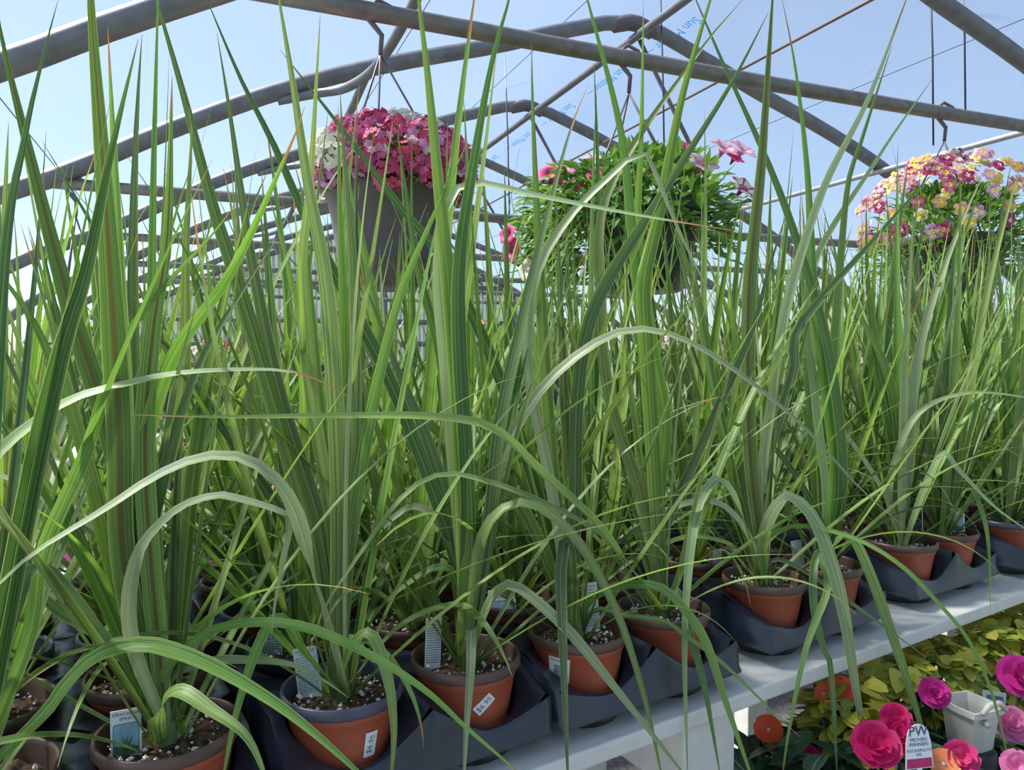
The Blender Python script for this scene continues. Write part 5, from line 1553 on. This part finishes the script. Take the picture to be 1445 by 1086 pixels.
MB().add([Vector((-0.011, -0.0006, 0.052)), Vector((0.012, -0.0006, 0.052)), Vector((0.012, -0.0006, 0.058)), Vector((-0.011, -0.0006, 0.058))], [(0, 1, 2, 3)]).build('printed_band', M['ink_grey'], tg)

# ------------------------------------------------------------------ benches of bedding plants beyond
def far_bench(s0, s1, n0, n1, z, label, seed, cols, step=0.26):
    e = empty('display_bench', bp_((s0 + s1) / 2, (n0 + n1) / 2, 0)); tag(e, label, 'bench', 'display benches behind')
    k = int(round((n1 - n0) / 0.14))
    for i in range(k):
        mb = bbox(MB(), s0, s1, n0 + i * (n1 - n0) / k, n0 + (i + 1) * (n1 - n0) / k - 0.012, z - 0.025, z)
        mb.v = [p - e.location for p in mb.v]; mb.build('plank', M['white_paint'], e)
    for s in (s0 + 0.05, s1 - 0.12):
        for n in (n0 + 0.03, n1 - 0.11):
            mb = bbox(MB(), s, s + 0.07, n, n + 0.07, 0.0, z - 0.026); mb.v = [p - e.location for p in mb.v]; mb.build('leg', M['white_paint'], e)
MOUNDS = []
for i in range(4):
    MOUNDS.append(dome_foliage(260, 0.125, 0.13, 200 + i, 0.055, 0.026, 0.03).mesh('foliage', M['foliage' if i % 2 else 'foliage_dark']))
M['variegated'] = plain('variegated_foliage', (0.45, 0.55, 0.34), 0.5, var=0.5, scale=35, trans=0.3, trcol=(0.5, 0.6, 0.3))
MOUNDS.append(dome_foliage(300, 0.13, 0.10, 210, 0.05, 0.03, 0.02).mesh('foliage', M['variegated']))
BLOOMS = {}
for nm, mt in (('pink', 'hot_pink'), ('white', 'cream_petal'), ('orange', 'coral'), ('yellow', 'yellow_petal'), ('lilac', 'verb_lilac'), ('pale', 'pale_petal')):
    mb = MB(); r_ = random.Random(len(nm))
    for i in range(22):
        a = r_.uniform(0, 6.28); el = R(r_.uniform(15, 90)); n = Vector((math.cos(a) * math.cos(el), math.sin(a) * math.cos(el), math.sin(el)))
        floret(mb, Vector((n.x * 0.13, n.y * 0.13, n.z * 0.15)), n, 0.022, 5, 0, 0.15)
    BLOOMS[nm] = mb.mesh('blooms', M[mt])
colour_word = {'pink': 'hot pink', 'white': 'cream white', 'orange': 'coral orange', 'yellow': 'yellow', 'lilac': 'lilac', 'pale': 'pale pink'}
def far_plants(s0, s1, n0, n1, z, seed, where, ds=0.27, dn=0.27):
    r_ = random.Random(seed)
    n = n0
    while n <= n1:
        s = s0
        while s <= s1:
            p = bp_(s + r_.uniform(-.02, .02), n + r_.uniform(-.02, .02), z)
            if -0.78 < p.x / p.y < 0.72:
                nm = r_.choice(list(BLOOMS)); mo = r_.randrange(5)
                e = empty('bedding_plant', p, r_.uniform(0, 6))
                tag(e, '%s bedding plant on %s' % (colour_word[nm], where), 'bedding plant', 'bedding plants on ' + where)
                FS = r_.uniform(0.78, 0.9)
                link('pot', BPOT_ME['black_plastic'], e)
                f = link('foliage', MOUNDS[mo], e, loc=(0, 0, 0.115), scale=FS); f['kind'] = 'stuff'
                b_ = link('blooms', BLOOMS[nm], e, loc=(0, 0, 0.115), scale=FS * 1.03); b_['kind'] = 'stuff'
            s += ds
        n += dn
far_bench(-0.72, 3.8, 2.05, 2.95, 0.62, 'white display bench next behind the spiky plants', 1, None)
far_plants(-0.6, 3.7, 2.2, 2.85, 0.62, 301, 'the bench next behind the spiky plants')
far_bench(-0.42, 3.4, 3.6, 4.5, 0.70, 'white display bench second behind the spiky plants', 2, None)
far_plants(-0.3, 3.3, 3.75, 4.4, 0.70, 302, 'the second bench behind the spiky plants', 0.29, 0.29)
far_bench(-0.2, 2.6, 5.1, 5.9, 0.72, 'white display bench nearest the ribbed end wall', 3, None)
far_plants(-0.05, 2.5, 5.25, 5.8, 0.72, 303, 'the bench nearest the end wall', 0.32, 0.3)
# coloured panels among the pots beyond
for (x, y, Y, w, h, mat, lab, tilt) in [(145, 800, 1.74, 0.14, 0.18, 'light_pink', 'pale pink plastic panel standing behind the left-hand spiky plants', -18), (268, 690, 1.82, 0.04, 0.11, 'cyan_print', 'narrow bright blue card standing between the spiky plants and the bench behind', 0)]:
    p = at(x, y, Y)
    e = empty('panel_card', (p.x, p.y, 0.0), R(20)); tag(e, lab, 'panel')
    MB().box((0, 0, p.z), (w, 0.006, h), Matrix.Rotation(R(tilt), 3, 'Y')).build('board', M[mat], e)
    MB().box((0, 0.0055, p.z / 2), (0.012, 0.006, p.z + 0.02)).build('stake', M['white_paint'], e)
